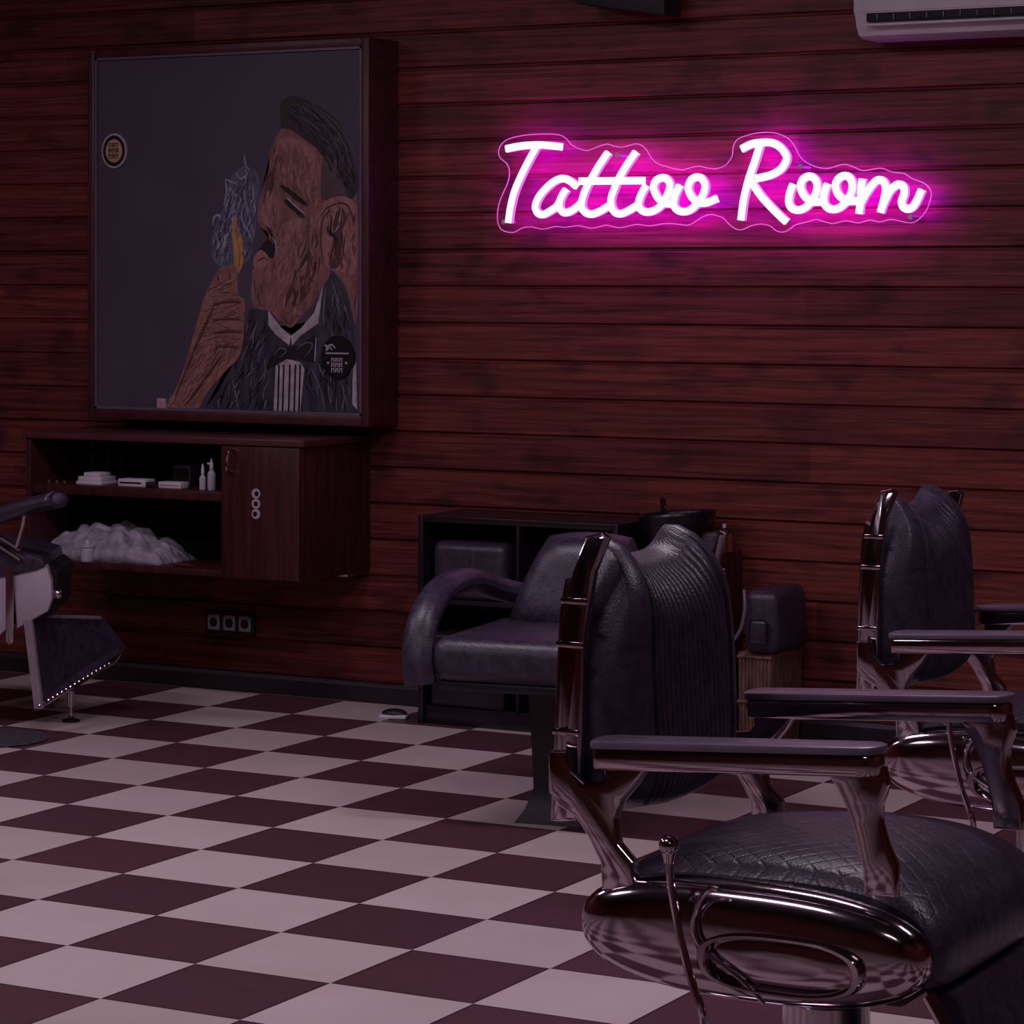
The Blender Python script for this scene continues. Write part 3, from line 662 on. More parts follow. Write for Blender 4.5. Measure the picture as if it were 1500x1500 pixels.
for k, (px, hh) in enumerate(((136, .13), (160, .11), (178, .09))):
    q = shelf_at(px, KY+.3, sz); bm = bm_new(); lathe(bm, [(.02, 0), (.022, .004), (.022, hh*.7), (.01, hh*.82), (.01, hh)], (0, 0, 0), 20)
    o = obj('dark_bottle', bm, M['blacklac']); o.location = q
    tag(o, ['tallest', 'middle-sized', 'shortest'][k] + ' of the three dark bottles deep in the upper shelf', 'bottle', 'dark bottles on the upper shelf')
# towel pile
zf = kzb+th
bm = bm_new(); NU, NV = 150, 60
tx0, tx1 = at(70, 800, KY+.1).x, at(250, 800, KY+.1).x
from mathutils import noise
def hgt(u):   # silhouette
    pts = [(0, .055), (.1, .075), (.22, .10), (.35, .112), (.5, .125), (.62, .12), (.75, .10), (.82, .075), (.92, .06), (1, .02)]
    for i in range(len(pts)-1):
        if pts[i][0] <= u <= pts[i+1][0]:
            s = (u-pts[i][0])/(pts[i+1][0]-pts[i][0]); return pts[i][1]*(1-s)+pts[i+1][1]*s
    return .02
g = []
for i in range(NU+1):
    row = []; u = i/NU
    for j in range(NV+1):
        v = j/NV; x = tx0+(tx1-tx0)*u; y = KY+.03+.24*v
        e = min(1, math.sin(PI*min(max(v, 0), 1))**.4*1.0) * min(1, (u/.03) ** .5 if u < .03 else 1) * min(1, ((1-u)/.04)**.5 if u > .96 else 1)
        h = hgt(u)*e*.95+ .026*(abs(noise.noise(Vector((x*11+y*9, y*26-x*6, 1))))*2-.5)*e + .006*abs(noise.noise(Vector((x*30, y*70, 5))))*e
        row.append(bm.verts.new((x+.006*noise.noise(Vector((y*30, u*9, 3))), y, zf+max(h, 0))))
    g.append(row)
for i in range(NU):
    for j in range(NV): bm.faces.new((g[i][j], g[i+1][j], g[i+1][j+1], g[i][j+1]))
bt = [g[i][0] for i in range(NU+1)]+[g[NU][j] for j in range(1, NV+1)]+[g[i][NV] for i in range(NU-1, -1, -1)]+[g[0][j] for j in range(NV-1, 0, -1)]
bm.faces.new(bt)
o = obj('towel', bm, M['towel'], smooth=180); tag(o, 'crumpled pale grey towel heaped on the lower cabinet shelf', 'towel')
q = shelf_at(124, KY+.012, zf); bm = bm_new(); lathe(bm, [(.022, 0), (.024, .004), (.024, .044), (.021, .048), (.021, .05), (.026, .05), (.026, .058), (.010, .062), (.006, .075), (.001, .077)], (0, 0, 0), 24)
o = obj('glass_jar', bm, M['glass']); o.location = q+Vector((0, .016, 0)); tag(o, 'small lidded glass jar standing in front of the crumpled towel', 'jar')
q1, q2 = shelf_at(255, KY+.05, zf+.006), shelf_at(282, KY+.03, zf+.006); bm = bm_new(); cyl(bm, q1, q2, .005, .004, 10)
o = obj('brush_handle', bm, M['bottle']); tag(o, 'thin reddish stick lying right of the crumpled towel', 'stick')

# ------------------------------------------------------------------ wall sockets
c = at(339, 912, WY)
so = thing('power_socket', 'triple wall socket in a black frame under the cabinet', 'socket', (c.x, WY, c.z-.05))
bm = bm_new(); box(bm, c.x-.105, c.x+.105, WY-.012, WY+.002, c.z-.04, c.z+.04, .004); local(obj('cover_frame', bm, M['black']), so)
for k in (-1, 0, 1):
    x = c.x+k*.066; bm = bm_new(); box(bm, x-.025, x+.025, WY-.016, WY-.0122, c.z-.027, c.z+.027, .003, mat=0)
    cyl(bm, (x, WY-.0168, c.z), (x, WY-.0162, c.z), .017, mat=1)
    for d in (-.007, .007): cyl(bm, (x+d, WY-.0175, c.z), (x+d, WY-.0169, c.z), .0025, 8, mat=2) if False else None
    local(obj('socket_insert', bm, [M['whitepanel'], M['black']]), so)

# ------------------------------------------------------------------ air conditioner
AY = WY-.20
ax0 = at(1249, 20, AY).x; az0 = at(1270, 57, AY+.05).z; ax1 = ax0+.85
ac = thing('air_conditioner', 'white split air conditioner high on the right of the wall', 'air conditioner', (ax0+.4, WY, az0))
prof = [(WY, az0+.30), (AY+.03, az0+.30), (AY, az0+.27), (AY, az0+.075), (AY+.012, az0+.060), (AY+.020, az0+.035), (AY+.04, az0+.008), (AY+.07, az0), (WY, az0)]
bm = bm_new(); prism(bm, prof, 'x', ax0, ax1, .012)
local(obj('housing', bm, M['white']), ac)
bm = bm_new(); box(bm, ax0+.045, ax1-.045, AY-.002, AY+.05, az0+.048, az0+.074, .002); local(obj('air_slot', bm, M['blackm']), ac)
bm = bm_new(); box(bm, ax0+.045, ax1-.045, AY-.010, AY+.012, az0+.034, az0+.042, .003); local(obj('louver', bm, M['white']), ac)
for k in range(14):
    bm = bm_new(); x = ax0+.08+k*.053; box(bm, x, x+.003, AY-.006, AY-.0022, az0+.052, az0+.070); local(obj('vane', bm, M['pad']), ac)
bm = bm_new(); box(bm, ax0+.004, ax1-.004, AY-.004, AY+.002, az0+.078, az0+.262, .003); local(obj('front_cover', bm, M['white']), ac)

# speaker / dark box at the top
BYY = WY-.16
v0, v1 = at(842, 0, BYY), at(973, 21, BYY)
sb = thing('speaker', 'dark box-shaped speaker high on the wall left of the air conditioner', 'speaker', ((v0.x+v1.x)/2, WY, v1.z))
bm = bm_new(); prism(bm, [(v0.x, v1.z+.24), (v1.x, v1.z+.24), (v1.x, v1.z), (v1.x-.02, v1.z), (v0.x, v1.z+.05)], 'y', BYY, WY-.03, .004); local(obj('cabinet_body', bm, M['black']), sb)
bm = bm_new(); box(bm, v0.x+.05, v1.x-.02, BYY-.008, BYY, v1.z+.06, v1.z+.22, .004); local(obj('grille', bm, M['blackm']), sb)
bm = bm_new(); box(bm, (v0.x+v1.x)/2-.03, (v0.x+v1.x)/2+.03, WY-.03, WY+.002, v1.z+.1, v1.z+.2); local(obj('bracket', bm, M['black']), sb)

# ------------------------------------------------------------------ barber chair
OX, OY = -2.02618, 4.3712
def lc(px, py, yl): v = at(px, py, OY+yl); return (v.x-OX, v.z)
def poly_l(pts, yl): return [lc(a, b, yl) for a, b in pts]
def backrest_bm():
    bm = bm_new(); NU, NV = 260, 34
    def pt(u, v, front):
        hw = .246-.058*max(0, (v-.5)/.5)**1.8 - .02*(1-v)**3
        y = u*hw
        hump = math.exp(-((abs(u)-.74)/.26)**2)
        zt_ = 1.008+.038*hump-.040*max(0, abs(u)-.85)*6
        zb_ = .592+.035*abs(u)**2.5
        z = zb_+(zt_-zb_)*v
        xb = -.055-.022*v
        if not front: return Vector((xb-.008*(1-u*u), y, z))
        e = (max(0, 1-abs(u)**5))**.5*(max(0, 1-abs(2*v-1)**7))**.5
        t = .018+.088*e
        t -= .045*max(0, (v-.72)/.28)**2*e
        if abs(u) < .60 and v < .97: t += .0052*abs(math.sin(u*PI*13))**.7*e-.007
        if .6 < abs(u) < .66: t -= .006*e
        return Vector((xb+t, y, z))
    gf = [[bm.verts.new(pt(-1+2*i/NU, j/NV, True)) for j in range(NV+1)] for i in range(NU+1)]
    gb = [[bm.verts.new(pt(-1+2*i/NU, j/NV, False)) for j in range(NV+1)] for i in range(NU+1)]
    for g in (gf, gb):
        for i in range(NU):
            for j in range(NV): bm.faces.new((g[i][j], g[i+1][j], g[i+1][j+1], g[i][j+1]))
    for i in range(NU):
        for j in (0, NV): bm.faces.new((gf[i][j], gf[i+1][j], gb[i+1][j], gb[i][j]))
    for j in range(NV):
        for i in (0, NU): bm.faces.new((gf[i][j], gf[i][j+1], gb[i][j+1], gb[i][j]))
    return bm
def seat_bm(zlift=0):
    bm = bm_new(); NU, NV = 40, 48
    # side profile (x,z) of the top surface running from rear to the rolled front, then the underside
    prof = [(.03, .44), (.015, .50), (.03, .535), (.08, .552), (.18, .566), (.30, .574), (.40, .570), (.47, .556), (.53, .525), (.562, .480), (.565, .435), (.545, .400), (.50, .395), (.30, .40), (.06, .42)]
    P = smooth_path([Vector((a, 0, b)) for a, b in prof+[prof[0]]], 4)[:-1]
    rows = []
    for i in range(NU+1):
        u = -1+2*i/NU; y = u*.262; s = (max(0, 1-abs(u)**6))**.5
        row = []
        for p in P:
            cxz = Vector((.29, 0, .47)); d = p-cxz; k = .86+.14*s
            q = cxz+Vector((d.x*(.93+.07*s), 0, d.z*(.72+.28*s)*1.0))
            q.z += .010*math.cos(u*PI/2)*(1 if p.z > .53 else 0)
            row.append(bm.verts.new((q.x, y, q.z)))
        rows.append(row)
    m_ = len(P)
    for i in range(NU):
        for j in range(m_): bm.faces.new((rows[i][j], rows[i][(j+1) % m_], rows[i+1][(j+1) % m_], rows[i+1][j]))
    bm.faces.new(rows[0]); bm.faces.new(rows[-1])
    return bm
def sup(cx_, cz_, a, b, n_=2.6, seg=56, tilt=0):
    out = []
    for i in range(seg):
        t = 2*PI*i/seg; c_, s_ = math.cos(t), math.sin(t)
        x = a*math.copysign(abs(c_)**(2/n_), c_); z = b*math.copysign(abs(s_)**(2/n_), s_)
        out.append((cx_+x*math.cos(tilt)-z*math.sin(tilt), cz_+x*math.sin(tilt)+z*math.cos(tilt)))
    return out
def domed(bm, cx_, cz_, a, b, y_in, y_out, n_=2.6, steps=((1, 0), (1.0, .22), (.988, .40), (.96, .56), (.90, .71), (.80, .83), (.66, .92), (.48, .97), (.25, .995), (.03, 1)), tilt=0):
    rings = []
    for s, h in steps:
        rings.append([bm.verts.new((x, y_in+(y_out-y_in)*h, z)) for x, z in sup(cx_, cz_, a*s, b*s, n_, tilt=tilt)])
    k = len(rings[0])
    for i in range(len(rings)-1):
        for j in range(k): bm.faces.new((rings[i][j], rings[i][(j+1) % k], rings[i+1][(j+1) % k], rings[i+1][j]))
    bm.faces.new(rings[0]); bm.faces.new(rings[-1])
REAR = [(886, 1120), (952, 1120), (936, 1146), (914, 1172), (902, 1200), (908, 1236), (930, 1262), (932, 1302), (884, 1302), (882, 1262), (866, 1228), (846, 1196), (822, 1180), (806, 1160), (806, 1100), (832, 1100), (838, 1130), (856, 1148), (880, 1146), (888, 1136)]
FRONT = [(1205, 1124), (1296, 1124), (1302, 1150), (1292, 1180), (1292, 1206), (1300, 1236), (1314, 1268), (1314, 1314), (1268, 1310), (1266, 1272), (1258, 1236), (1250, 1206), (1240, 1178), (1226, 1150)]
def make_chair(name, label):
    t = thing(name, label, 'chair')
    obj('backrest', backrest_bm(), M['leather'], t)
    bm = bm_new()
    prism(bm, [(-.105, .60), (-.085, .62), (-.078, .80), (-.072, .97), (-.088, .985), (-.098, .93), (-.105, .80)], 'y', -.232, .232, .004)
    bs = obj('back_shell', bm, M['chrome'], t)
    for s in (-1, 1):
        bm = bm_new()
        fr = [(-.078, .60), (-.060, .60), (-.030, .605), (-.022, .75), (-.020, .90), (-.010, 1.0), (.006, 1.055), (-.004, 1.062), (-.030, 1.056), (-.044, 1.0), (-.062, .90), (-.070, .75)]
        fr = [(a-.019, b-(.03*max(0, (b-.9)/.15) if s > 0 else 0)) for a, b in fr]; a0, a1 = sorted((s*.236, s*.268)); prism(bm, fr, 'y', a0, a1, .006)
        for v_ in bm.verts: v_.co.y -= s*.03*max(0, (v_.co.z-.9)/.15)**2
        st = obj('side_frame', bm, M['chrome'], t)
        for zz, xx in ((.955, -.051), (.885, -.059), (.745, -.066)):
            bm = bm_new(); box(bm, xx-.024, xx+.024, min(s*.2665, s*.272), max(s*.2665, s*.272), zz-.005, zz+.005, .002)
            obj('trim_band', bm, M['chrome'], st)
        for zz in (.70, .64):
            bm = bm_new(); cyl(bm, (-.067, s*.266, zz), (-.067, s*.277, zz), .010)
            obj('bolt', bm, M['chrome'], st)
        # arm: padded top over chrome rail
        bm = bm_new()
        def stadium(x0, x1, wy, w2): 
            o_ = []
            for i in range(13): a = -PI/2+PI*i/12; o_.append((x1-w2+math.cos(a)*w2, math.sin(a)*w2))
            for i in range(13): a = PI/2+PI*i/12; o_.append((x0+wy*.5+math.cos(a)*wy*.5, math.sin(a)*wy))
            return o_
        for (z0, z1, sh) in ((.700, .732, .004),):
            prism(bm, [(x, y+s*.3) for x, y in stadium(.004, .482, .036, .032)], 'z', z0, z1, .006)
        for v in bm.verts: v.co.z += v.co.x*.058
        ar = obj('armrest', bm, M['chrome'], t)
        bm = bm_new(); prism(bm, [(x, y+s*.3) for x, y in stadium(.0, .487, .040, .036)], 'z', .7325, .746, .005)
        for v in bm.verts: v.co.z += v.co.x*.058
        obj('arm_pad', bm, M['pad'], ar)
        for nm, pl in (('rear_arm_support', REAR), ('front_arm_support', FRONT)):
            bm = bm_new(); pts = poly_l(pl, -.3)
            a0, a1 = sorted((s*.283, s*.309)); prism(bm, pts, 'y', a0, a1, .005)
            obj(nm, bm, M['chrome'], t)
        bm = bm_new()
        domed(bm, .258, .452, .288, .092, s*.262, s*.335, 2.5, tilt=-.01)
        sp2 = obj('side_cover', bm, M['chrome'], t)
        bm = bm_new()
        domed(bm, .33, .432, .135, .045, s*.322, s*.350, 2.6, steps=((1, 0), (1, .7), (.97, 1), (.90, 1), (.86, .7), (.84, .45), (.7, .55), (.4, .6), (.1, .6)))
        obj('emblem_plate', bm, M['chrome'], sp2)
        bm = bm_new(); tube(bm, [(v[0], s*.345, v[1]) for v in poly_l([(1052, 1303), (1040, 1302), (1026, 1318), (1016, 1345), (1020, 1375), (1040, 1400), (1082, 1432), (1120, 1470)], -.345)], .004, 8)
        obj('trim_line', bm, M['chrome2'], sp2)
    obj('seat', seat_bm(), M['leatherq'], t)
    bm = bm_new(); box(bm, .06, .50, -.262, .262, .372, .43, .01); obj('seat_frame', bm, M['black'], t)
    # lever
    bm = bm_new()
    pts = [(v[0], -.362, v[1]) for v in poly_l([(980, 1243), (982, 1290), (992, 1350), (1008, 1420), (1030, 1490)], -.362)]
    pts += [(.215, -.34, .26), (.23, -.25, .20), (.25, -.10, .17)]
    tube(bm, pts, .0065, 10)
    lv = obj('lever', bm, M['chrome'], t)
    bm = bm_new(); ball(bm, (pts[0][0], -.362, pts[0][2]+.005), .016); cyl(bm, (pts[0][0], -.362, pts[0][2]-.022), (pts[0][0], -.362, pts[0][2]-.006), .008, .011)
    obj('lever_knob', bm, M['chrome'], lv)
    # column and base
    bm = bm_new(); lathe(bm, [(.10, .09), (.10, .12), (.075, .14), (.07, .30), (.085, .32), (.11, .34), (.11, .372)], (.27, 0, 0), 40); obj('column', bm, M['chrome2'], t)
    bm = bm_new(); lathe(bm, [(.30, 0), (.31, .01), (.305, .03), (.27, .05), (.16, .075), (.11, .09)], (.27, 0, 0), 56); obj('base', bm, M['chrome'], t)
    # leg rest under the seat front
    bm = bm_new(); prism(bm, [(.50, .395), (.555, .385), (.68, .13), (.655, .115), (.60, .17)], 'y', -.19, .19, .008); obj('leg_rest', bm, M['leather'], t)
    bm = bm_new()
    for s in (-1, 1): tube(bm, [(.52, s*.215, .385), (.60, s*.215, .26), (.70, s*.215, .12), (.84, s*.215, .13)], .011, 10)
    tube(bm, [(.84, -.215, .13), (.84, .215, .13)], .010, 10, 1); tube(bm, [(.70, -.215, .12), (.70, .215, .12)], .010, 10, 1)
    fr = obj('footrest', bm, M['chrome'], t)
    bm = bm_new()
    for k in range(7): x = .712+k*.019; box(bm, x, x+.011, -.205, .205, .122+k*.0012, .134+k*.0012, .003)
    obj('tread', bm, M['chrome2'], fr)
    return t
chair = make_chair('barber_chair', 'near black leather barber chair with pleated back and chrome side, lower right')
chair.location = (OX, OY, 0)
# rear chair
d2 = 6.75; a2 = (1371-CX)/F*d2
rx, ry = a2*cy-d2*sy, a2*sy+d2*cy
RZ = 0
far = dup(chair, (rx, ry, -.075), 0)
far['label'] = 'farther black and chrome barber chair, cut off by the right edge of the photo'
for o_ in (chair, far): o_['group'] = 'black and chrome barber chairs'
# keep its base on the floor: base and column get their own height
for ch in far.children:
    if ch.name.startswith('base'): ch.location.z = .075
    if ch.name.startswith('column'): ch.location.z = .0

# ------------------------------------------------------------------ black styling chair (in front of the black unit)
ps = onz(800, 1200)
sc = thing('styling_chair', 'low black leather armchair on a flared black pedestal, behind the near barber chair', 'chair', (ps.x, ps.y, 0), 0)
yaw = YAW-math.radians(22)          # local -y faces the camera, turned left
sc.rotation_euler = (0, 0, yaw)
sc.location += Vector((cy, sy, 0))*.035
bm = bm_new(); box(bm, -.265, .265, -.29, .24, .395, .515, .045, 5); obj('seat', bm, M['leather'], sc)
bm = bm_new(); box(bm, -.25, .25, -.26, .24, .372, .397, .008); obj('seat_frame', bm, M['black'], sc)
bm = bm_new(); NUb, NVb = 28, 16
gf, gb = [], []
for i in range(NUb+1):
    u = -1+2*i/NUb; r1, r2 = [], []
    for j in range(NVb+1):
        v = j/NVb; hw = .215-.095*v**1.6
        e = (max(0, 1-abs(u)**4)*max(0, 1-abs(2*v-1)**5))**.5
        z = .49+.265*v*(1-.05*u*u); yb = .20+.08*v
        r1.append(bm.verts.new((u*hw, yb-.02-.075*e, z))); r2.append(bm.verts.new((u*hw, yb+.02*e, z)))
    gf.append(r1); gb.append(r2)
for g in (gf, gb):
    for i in range(NUb):
        for j in range(NVb): bm.faces.new((g[i][j], g[i+1][j], g[i+1][j+1], g[i][j+1]))
for i in range(NUb):
    for j in (0, NVb): bm.faces.new((gf[i][j], gf[i+1][j], gb[i+1][j], gb[i][j]))
for j in range(NVb):
    for i in (0, NUb): bm.faces.new((gf[i][j], gf[i][j+1], gb[i][j+1], gb[i][j]))
obj('backrest', bm, M['leather'], sc)
for s in (-1, 1):
    bm = bm_new()
    tube(bm, [(s*.295, -.27, .385), (s*.305, -.265, .47), (s*.305, -.215, .56), (s*.30, -.10, .622), (s*.285, .05, .632), (s*.25, .17, .60), (s*.18, .25, .57)], .045, 14, 6, flat=(.75, 1.0))
    obj('armrest', bm, M['leather'], sc)
bm = bm_new()
prof = [(.066, .372), (.056, .16), (.054, .09), (.072, .035), (.095, .0)]
rings = []
for hw, z in prof: rings.append([bm.verts.new(q_) for q_ in ((-hw, -hw, z), (hw, -hw, z), (hw, hw, z), (-hw, hw, z))])
for i in range(len(rings)-1):
    for j in range(4): bm.faces.new((rings[i][j], rings[i][(j+1) % 4], rings[i+1][(j+1) % 4], rings[i+1][j]))
bm.faces.new(rings[0]); bm.faces.new(rings[-1])
obj('pedestal', bm, M['black'], sc)

# ------------------------------------------------------------------ black storage unit against the wall
UY = WY-.33
ux0 = at(612, 900, UY).x; uzt = at(680, 758, UY).z; ux1 = at(905, 900, UY).x; ux2 = at(1030, 900, UY).x
un = thing('storage_unit', 'black lacquer storage unit with open compartments behind the armchair', 'cabinet', ((ux0+ux1)/2, WY-.17, 0))
UB = WY-.024
for nm, b in (('side_panel', (ux0, ux0+.02, UY, UB, 0, uzt)), ('side_panel', (ux1-.02, ux1, UY, UB, 0, uzt)), ('top_panel', (ux0+.02, ux1-.02, UY, UB, uzt-.02, uzt)),
              ('divider', (at(757, 800, UY).x-.006, at(757, 800, UY).x+.006, UY+.004, UB-.012, .06, uzt-.02)), ('bottom_panel', (ux0+.02, ux1-.02, UY+.01, UB, 0, .06)),
              ('back_panel', (ux0+.02, ux1-.02, UB-.01, UB, .06, uzt-.02))):
    bm = bm_new(); box(bm, *b, .002); local(obj(nm, bm, M['blackm'] if nm == 'back_panel' else M['blacklac']), un)
dv = at(757, 800, UY).x
bm = bm_new(); box(bm, ux0+.02, dv-.006, UY+.02, UB-.01, .395, .41, .002); local(obj('shelf', bm, M['blacklac']), un)
bm = bm_new(); box(bm, ux0+.045, dv-.05, UY+.01, UB-.02, .411, at(680, 795, UY).z, .03, 4)
tag(obj('cushion', bm, M['leather']), 'boxy black leather cushion inside the storage unit', 'cushion')
bm = bm_new(); box(bm, ux0+.045, dv-.05, UY-.0, UB-.02, .061, .30, .015, 3)
tag(obj('storage_box', bm, M['black']), 'black box on the bottom of the storage unit', 'box')
# basin cabinet to the right with basin on top
bzt = at(1060, 818, UY).z
bc = thing('basin_cabinet', 'dark reddish brown low cabinet against the wall behind the near barber chair', 'cabinet', ((ux1+ux2)/2, WY-.17, 0))
bm = bm_new(); box(bm, ux1+.004, ux2, UY+.02, UB, 0, bzt, .004); local(obj('body', bm, M['cab']), bc)
bm = bm_new(); box(bm, ux1+.02, ux2-.02, UY+.002, UY+.019, .05, bzt-.03, .003); local(obj('door', bm, M['cab']), bc)
bmc = at(992, 790, UY+.16)
zc = bzt
bs = thing('wash_basin', 'black wash basin with a raised rim seen over the barber chair back', 'basin', (bmc.x, UY+.16, zc+.001))
bm = bm_new(); lathe(bm, [(.10, 0), (.13, .01), (.165, .06), (.18, .115), (.175, .122), (.165, .118), (.15, .07), (.10, .03)], (0, 0, 0), 40)
for v in bm.verts: v.co.x *= .68; v.co.y *= .75; v.co.z += .012*v.co.x/.15
obj('bowl', bm, M['blacklac'], bs)
bm = bm_new(); tube(bm, [(-.10, .11, .0), (-.10, .11, .13), (-.09, .08, .16), (-.06, .02, .155)], .010, 10); obj('faucet', bm, M['chrome2'], bs)
for k, (px, hh) in enumerate(((1051, .055), (1061, .075), (1070, .06))):
    q = at(px, 810, WY-.12); bm = bm_new(); lathe(bm, [(.011, 0), (.012, .003), (.012, hh*.8), (.005, hh*.9), (.005, hh)], (0, 0, 0), 16)
    r = thing('lotion_bottle', ['leftmost', 'middle tallest', 'rightmost'][k]+' of three small amber bottles on the low brown cabinet', 'bottle', (q.x, WY-.12, bzt), 0, 'amber bottles on the low brown cabinet')
    obj('body', bm, M['bottle'], r); bm = bm_new(); cyl(bm, (0, 0, hh), (0, 0, hh+.012), .006); obj('cap', bm, M['white'] if k == 1 else M['black'], r)
# wicker stand with black bag
QY = WY-.30
wx0, wx1 = at(1082, 1000, QY).x, at(1130, 1000, QY).x; wzt = at(1120, 958, QY).z
wk = bm_new(); 
for k in range(16): pass
prism(wk, [(wx0, 0), (wx1-.01, 0), (wx1+.004, wzt), (wx0-.004, wzt)], 'y', QY, WY-.05, .008)
for k in range(9):
    x = wx0+.006+k*(wx1-wx0-.012)/8; tube(wk, [(x, QY-.002, .01), (x, QY-.002, wzt-.005)], .004, 6, 1)
for z in (.02, wzt/2, wzt-.012): tube(wk, [(wx0-.002, QY-.004, z), (wx1+.002, QY-.004, z)], .006, 6, 1)
tag(obj('wicker_stand', wk, M['wicker']), 'upright woven brown stand holding up the black bag by the wall', 'stand')
bx0, bx1 = at(1088, 900, QY-.03).x, at(1138, 900, QY-.03).x; bz1 = at(1130, 866, QY-.03).z
bg = thing('black_bag', 'black leather bag on top of the woven brown stand', 'bag', ((bx0+bx1)/2, QY+.1, wzt))
bm = bm_new(); box(bm, bx0, bx1, QY-.03, WY-.06, wzt+.001, bz1, .03, 4)
for v in bm.verts:
    v.co += Vector((noise.noise(v.co*9), noise.noise(v.co*9+Vector((3, 1, 2))), 0))*.012
local(obj('body', bm, M['leather']), bg)
bm = bm_new(); tube(bm, [(bx0+.01, QY-.042, bz1+.00), (bx0+.018, QY-.055, bz1-.06), (bx0+.0, QY-.058, bz1-.13), (bx0-.055, QY-.055, bz1-.20), (bx0-.045, QY-.05, bz1-.225)], .006, 8)
local(obj('strap', bm, M['pad']), bg)
bm = bm_new(); box(bm, bx0+.025, bx1-.03, QY-.045, QY-.03, wzt+.03, bz1-.09, .012, 3); local(obj('pocket', bm, M['leather']), bg)

# ------------------------------------------------------------------ slipper by the storage unit
q = onz(578, 1052)
sh = thing('slipper', 'small dark slipper with a pale sole on the floor left of the storage unit', 'shoe', (q.x, q.y, 0), .3)
bm = bm_new(); box(bm, -.05, .045, -.03, .03, 0, .014, .006); obj('sole', bm, M['white'], sh)
bm = bm_new(); ball(bm, (.0, 0, .016), .03, 1.45, .9, .55); bmesh.ops.bisect_plane(bm, geom=bm.verts[:]+bm.edges[:]+bm.faces[:], plane_co=(0, 0, .0145), plane_no=(0, 0, -1), clear_outer=True); obj('upper', bm, M['black'], sh)

# ------------------------------------------------------------------ left barber chair (cut off by the left edge)
ft = onz(104, 1057)
LY0, LY1 = ft.y-.20, ft.y+.20
lch = thing('barber_chair', 'barber chair with off-white side panel and chrome footrest at the left edge of the photo', 'chair', (at(0, 900, ft.y).x-.15, ft.y, 0))
def L(px, py, Y): return at(px, py, Y)
# side panels
def plate(pts, Y, thk, mt, nm, bev=.006, par=lch, lab=None):
    bm = bm_new(); prism(bm, [(v.x, v.z) for v in (at(a, b, Y) for a, b in pts)], 'y', Y, Y+thk, bev)
    for v_ in bm.verts: v_.co.x += (v_.co.y-Y)*(-sy/cy)
    o_ = obj(nm, bm, mt, label=lab); return local(o_, par)
NS = ft.y-.28
plate([(18, 842), (68, 828), (75, 850), (76, 878), (70, 896), (24, 922)], NS, .05, M['whitepanel'], 'side_panel', .008, lab='off-white lacquered panel')
plate([(-120, 858), (10, 842), (10, 922), (-10, 940), (-120, 950)], NS, .05, M['whitepanel'], 'side_panel', .008, lab='off-white lacquered panel')
plate([(8, 830), (20, 830), (20, 885), (20, 940), (14, 946), (8, 940)], NS-.012, .012, M['chrome2'], 'support_bar', .003)
plate([(-140, 800), (-10, 800), (40, 812), (62, 818), (66, 830), (50, 836), (0, 846), (-140, 856)], NS-.01, .4, M['leather'], 'seat', .012)
plate([(-140, 850), (10, 838), (72, 828), (84, 838), (82, 890), (76, 900), (-140, 960)], NS+.052, .34, M['blackm'], 'seat_frame', .01)
v = [at(-150, 790, NS-.03), at(30, 733, NS-.03), at(86, 720, NS-.03)]
bm = bm_new(); tube(bm, [(p_.x, p_.y, p_.z-.026) for p_ in v], .034, 12, 4, flat=(1.5, .8)); la = local(obj('armrest', bm, M['leather']), lch)
bm = bm_new(); ball(bm, (v[2].x-.016, v[2].y, v[2].z-.026), .036, .6, 1.4, .72); onpart(obj('arm_cap', bm, M['pad']), la)
a_, b_ = at(37, 745, NS-.03), at(24, 800, NS-.03)
bm = bm_new(); tube(bm, [a_, (a_+b_)/2+Vector((.004, 0, 0)), b_], .006, 8, 4); local(obj('arm_post', bm, M['chrome2']), lch)
for dy in (0, 14):
    a_, b_ = at(-40, 762+dy, NS-.02), at(30, 806+dy, NS-.02)
    bm = bm_new(); tube(bm, [a_, b_], .007, 8, 1); local(obj('recline_rod', bm, M['chrome2']), lch)
bm = bm_new(); ball(bm, at(84, 870, NS+.05), .017); local(obj('knob', bm, M['chrome2']), lch)
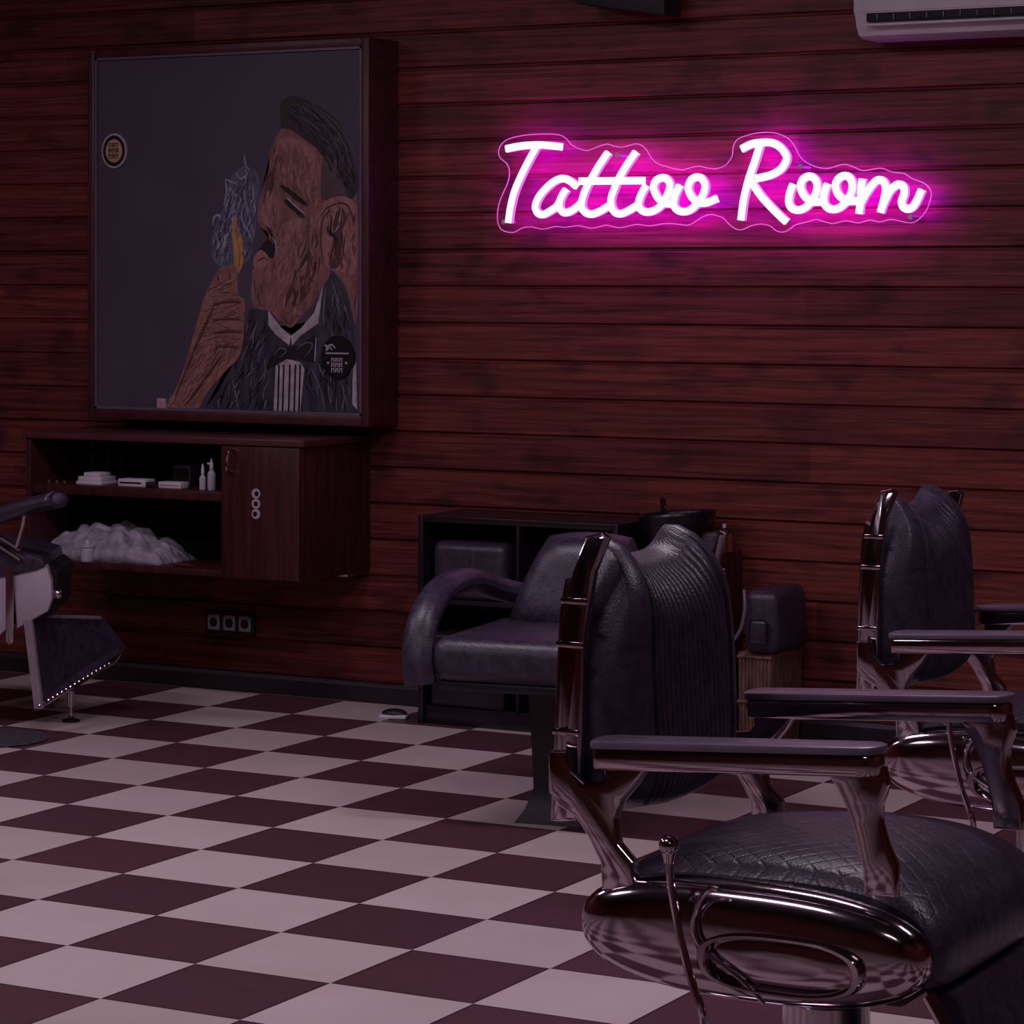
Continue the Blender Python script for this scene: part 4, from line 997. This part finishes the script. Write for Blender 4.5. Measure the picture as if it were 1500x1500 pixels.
# footrest: skewed panel between near rail and far rail
n1, n2, f1, f2, fm = at(40, 905, LY0-.06), at(56, 1036, LY0-.06), at(148, 908, LY1), at(180, 950, LY1), at(168, 968, LY1-.05)
bm = bm_new()
def quadslab(bm, A, B, Cc, Dd, th_):
    nrm = (B-A).cross(Dd-A).normalized()*th_
    vs1 = [bm.verts.new(p_) for p_ in (A, B, Cc, Dd)]; vs2 = [bm.verts.new(p_+nrm) for p_ in (A, B, Cc, Dd)]
    bm.faces.new(vs1); bm.faces.new(vs2[::-1])
    for i in range(4): bm.faces.new((vs1[i], vs1[(i+1) % 4], vs2[(i+1) % 4], vs2[i]))
quadslab(bm, n1, n2, f2, f1, .015)
lr = local(obj('leg_rest', bm, M['leather']), lch)
bm = bm_new(); quadslab(bm, n1+Vector((.0, -.01, -.004)), n2+Vector((0, -.01, -.002)), n2+Vector((.03, -.008, 0)), n1+Vector((.03, -.008, -.004)), .012)
local(obj('footrest_rail', bm, M['rail'], label='wide grey metal rail'), lch)
for a_, b_, r_ in ((n1, f1, .015), (f1, f2, .009), (n2, fm, .012), (fm, f2, .012)):
    bm = bm_new(); tube(bm, [a_+Vector((0, -.012, 0)), b_+Vector((0, -.012, 0))], r_, 10, 1); local(obj('footrest_rail', bm, M['chrome'] if r_ < .015 else M['rail']), lch)
for k in range(17):
    bm = bm_new(); ball(bm, n2.lerp(fm, .06+.9*k/16)+Vector((.022, -.045, .004)), .0055, seg=8)
    local(obj('stud', bm, M['chrome2']), lch)
bm = bm_new(); md = n2.lerp(fm, .42)
cyl(bm, (ft.x, ft.y, .05), (ft.x, ft.y, at(104, 1012, ft.y).z), .012); cyl(bm, (ft.x, ft.y, .008), (ft.x, ft.y, .05), .006)
fp = local(obj('prop_leg', bm, M['chrome2']), lch)
bm = bm_new(); lathe(bm, [(.03, 0), (.03, .006), (.01, .012), (.006, .02)], (ft.x, ft.y, 0), 20); onpart(obj('foot_pad', bm, M['black']), fp)
bx_ = at(-60, 900, ft.y).x
bm = bm_new(); lathe(bm, [(.30, .0), (.30, .02), (.22, .05), (.08, .08), (.07, .30), (.10, .34)], (bx_-.25, ft.y, 0), 40); local(obj('base', bm, M['chrome2']), lch)
# floor mat
q = onz(-10, 1083); bm = bm_new(); lathe(bm, [(.17, 0), (.175, .004), (.165, .010), (.01, .011)], (q.x, q.y, 0), 48)
tag(obj('floor_mat', bm, M['mat']), 'round dark grey mat on the floor at the left edge', 'mat')
